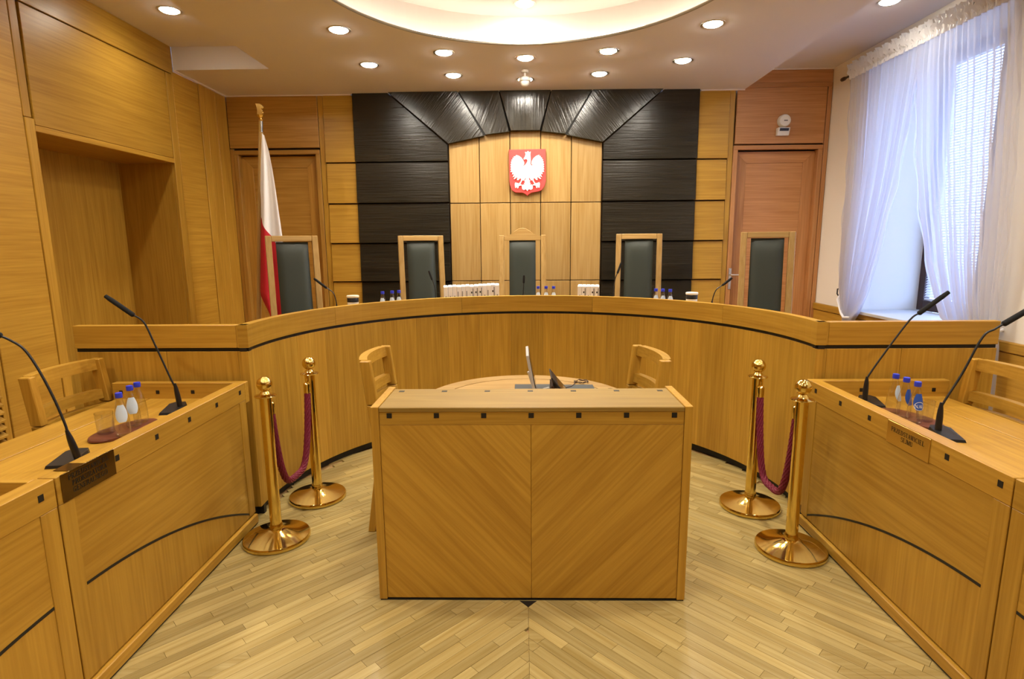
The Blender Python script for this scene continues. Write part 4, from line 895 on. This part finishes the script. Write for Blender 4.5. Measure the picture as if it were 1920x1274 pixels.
# ------------------------------------------------------------------ things on the wall and ceiling
t = thing('wall_sensor', (2.83, YB-.012, 2.88), 'round white sensor over a small box, above the right door', 'sensor')
MB().lathe([(.066, 0), (.066, -.045), (.058, -.060), (.048, -.062), (.046, -.058), (.001, -.058)][::-1], (2.835, YB-.012, 2.945), 28, 'y').build('round_housing', WHITEP, t, smooth=True)
MB().box(2.822, 2.862, YB-.0718, YB-.0700, 2.938, 2.949).build('printed_mark', plain('grey_print', (.12, .12, .12), .6), t)
MB().hexa([(2.765, YB-.05, 2.79), (2.895, YB-.05, 2.79), (2.895, YB-.012, 2.79), (2.765, YB-.012, 2.79), (2.765, YB-.075, 2.872), (2.895, YB-.075, 2.872), (2.895, YB-.012, 2.872), (2.765, YB-.012, 2.872)], .004).build('box_housing', WHITEP, t)
MB().hexa([(2.782, YB-.0675, 2.835), (2.880, YB-.0675, 2.835), (2.880, YB-.055, 2.835), (2.782, YB-.055, 2.835), (2.782, YB-.0765, 2.862), (2.880, YB-.0765, 2.862), (2.880, YB-.055, 2.862), (2.782, YB-.055, 2.862)]).build('display', SCREEN, t, label='black display window')
t = thing('dome_camera', (-.006, 5.80, 3.16), 'small white dome camera hanging from the ceiling before the arch', 'camera')
MB().lathe([(.034, Z0-.024), (.034, Z0)], (-.006, 5.80, 0), 20).build('ceiling_plate', WHITEP, t, smooth=True); MB().lathe([(.010, 3.225), (.010, Z0-.02)], (-.006, 5.80, 0), 12).build('stalk', WHITEP, t, smooth=True)
MB().lathe([(.012, 3.232), (.040, 3.224), (.056, 3.205), (.058, 3.185), (.050, 3.183)][::-1], (-.006, 5.80, 0), 24).build('hood', WHITEP, t, smooth=True); MB().lathe([(.002, 3.138), (.022, 3.141), (.038, 3.155), (.044, 3.175), (.046, 3.186)], (-.006, 5.80, 0), 24).build('lens_dome', WHITEE, t, smooth=True)
DLS = ((-1.449, 4.688, Z0, 'ceiling downlight left of the round recess, large one'), (-1.446, 5.558, Z0, 'ceiling downlight leftmost of those near the back wall'), (-.712, 5.25, Z0, 'ceiling downlight just left below the recess edge'),
       (-.710, 5.927, Z0, 'ceiling downlight above the left slope of the arch'), (-.003, 5.424, Z0, 'ceiling downlight centred just under the recess edge'), (0, 6.107, Z0, 'ceiling downlight behind the dome camera'),
       (.717, 5.271, Z0, 'ceiling downlight just right below the recess edge'), (.729, 5.941, Z0, 'ceiling downlight above the right slope of the arch'), (1.442, 5.563, Z0, 'ceiling downlight rightmost of those near the back wall'),
       (1.424, 4.685, Z0, 'ceiling downlight right of the round recess, large one'), (-.01, 5.03, ZC, 'downlight inside the round recess at the top frame edge'), (-2.825, 4.809, ZU, 'downlight in the raised ceiling strip along the left wall'), (2.842, 4.854, ZU, 'downlight in the raised ceiling strip along the window wall'))
for x, y, z, lb in DLS:
    t = thing('downlight', (x, y, z), lb, 'ceiling light', 'recessed ceiling downlights'); c = (x, y, 0)
    m = MB(); n = 32; prof = [(.070, z-.002), (.082, z-.006), (.092, z-.004), (.093, z-.0002)]
    rings = [[m.bm.verts.new((x+r*cos(2*pi*i/n), y+r*sin(2*pi*i/n), h)) for i in range(n)] for r, h in prof]
    for a, b in zip(rings, rings[1:]):
        for i in range(n): m.bm.faces.new((a[i], a[(i+1) % n], b[(i+1) % n], b[i]))
    m.build('trim_ring', NICKEL, t, smooth=True); MB().lathe([(.004, z-.020), (.030, z-.018), (.056, z-.012), (.070, z-.004), (.072, z-.001)], c, 24).build('lens', LAMPM, t, smooth=True)
    lamp('downlight_lamp', 'SPOT', (x, y, z-.03), LAMP_W*(.85 if z < 3.45 or z > 3.55 else .36), LAMP_C, t, size=.05, spot=168)
bpy.context.view_layer.update()
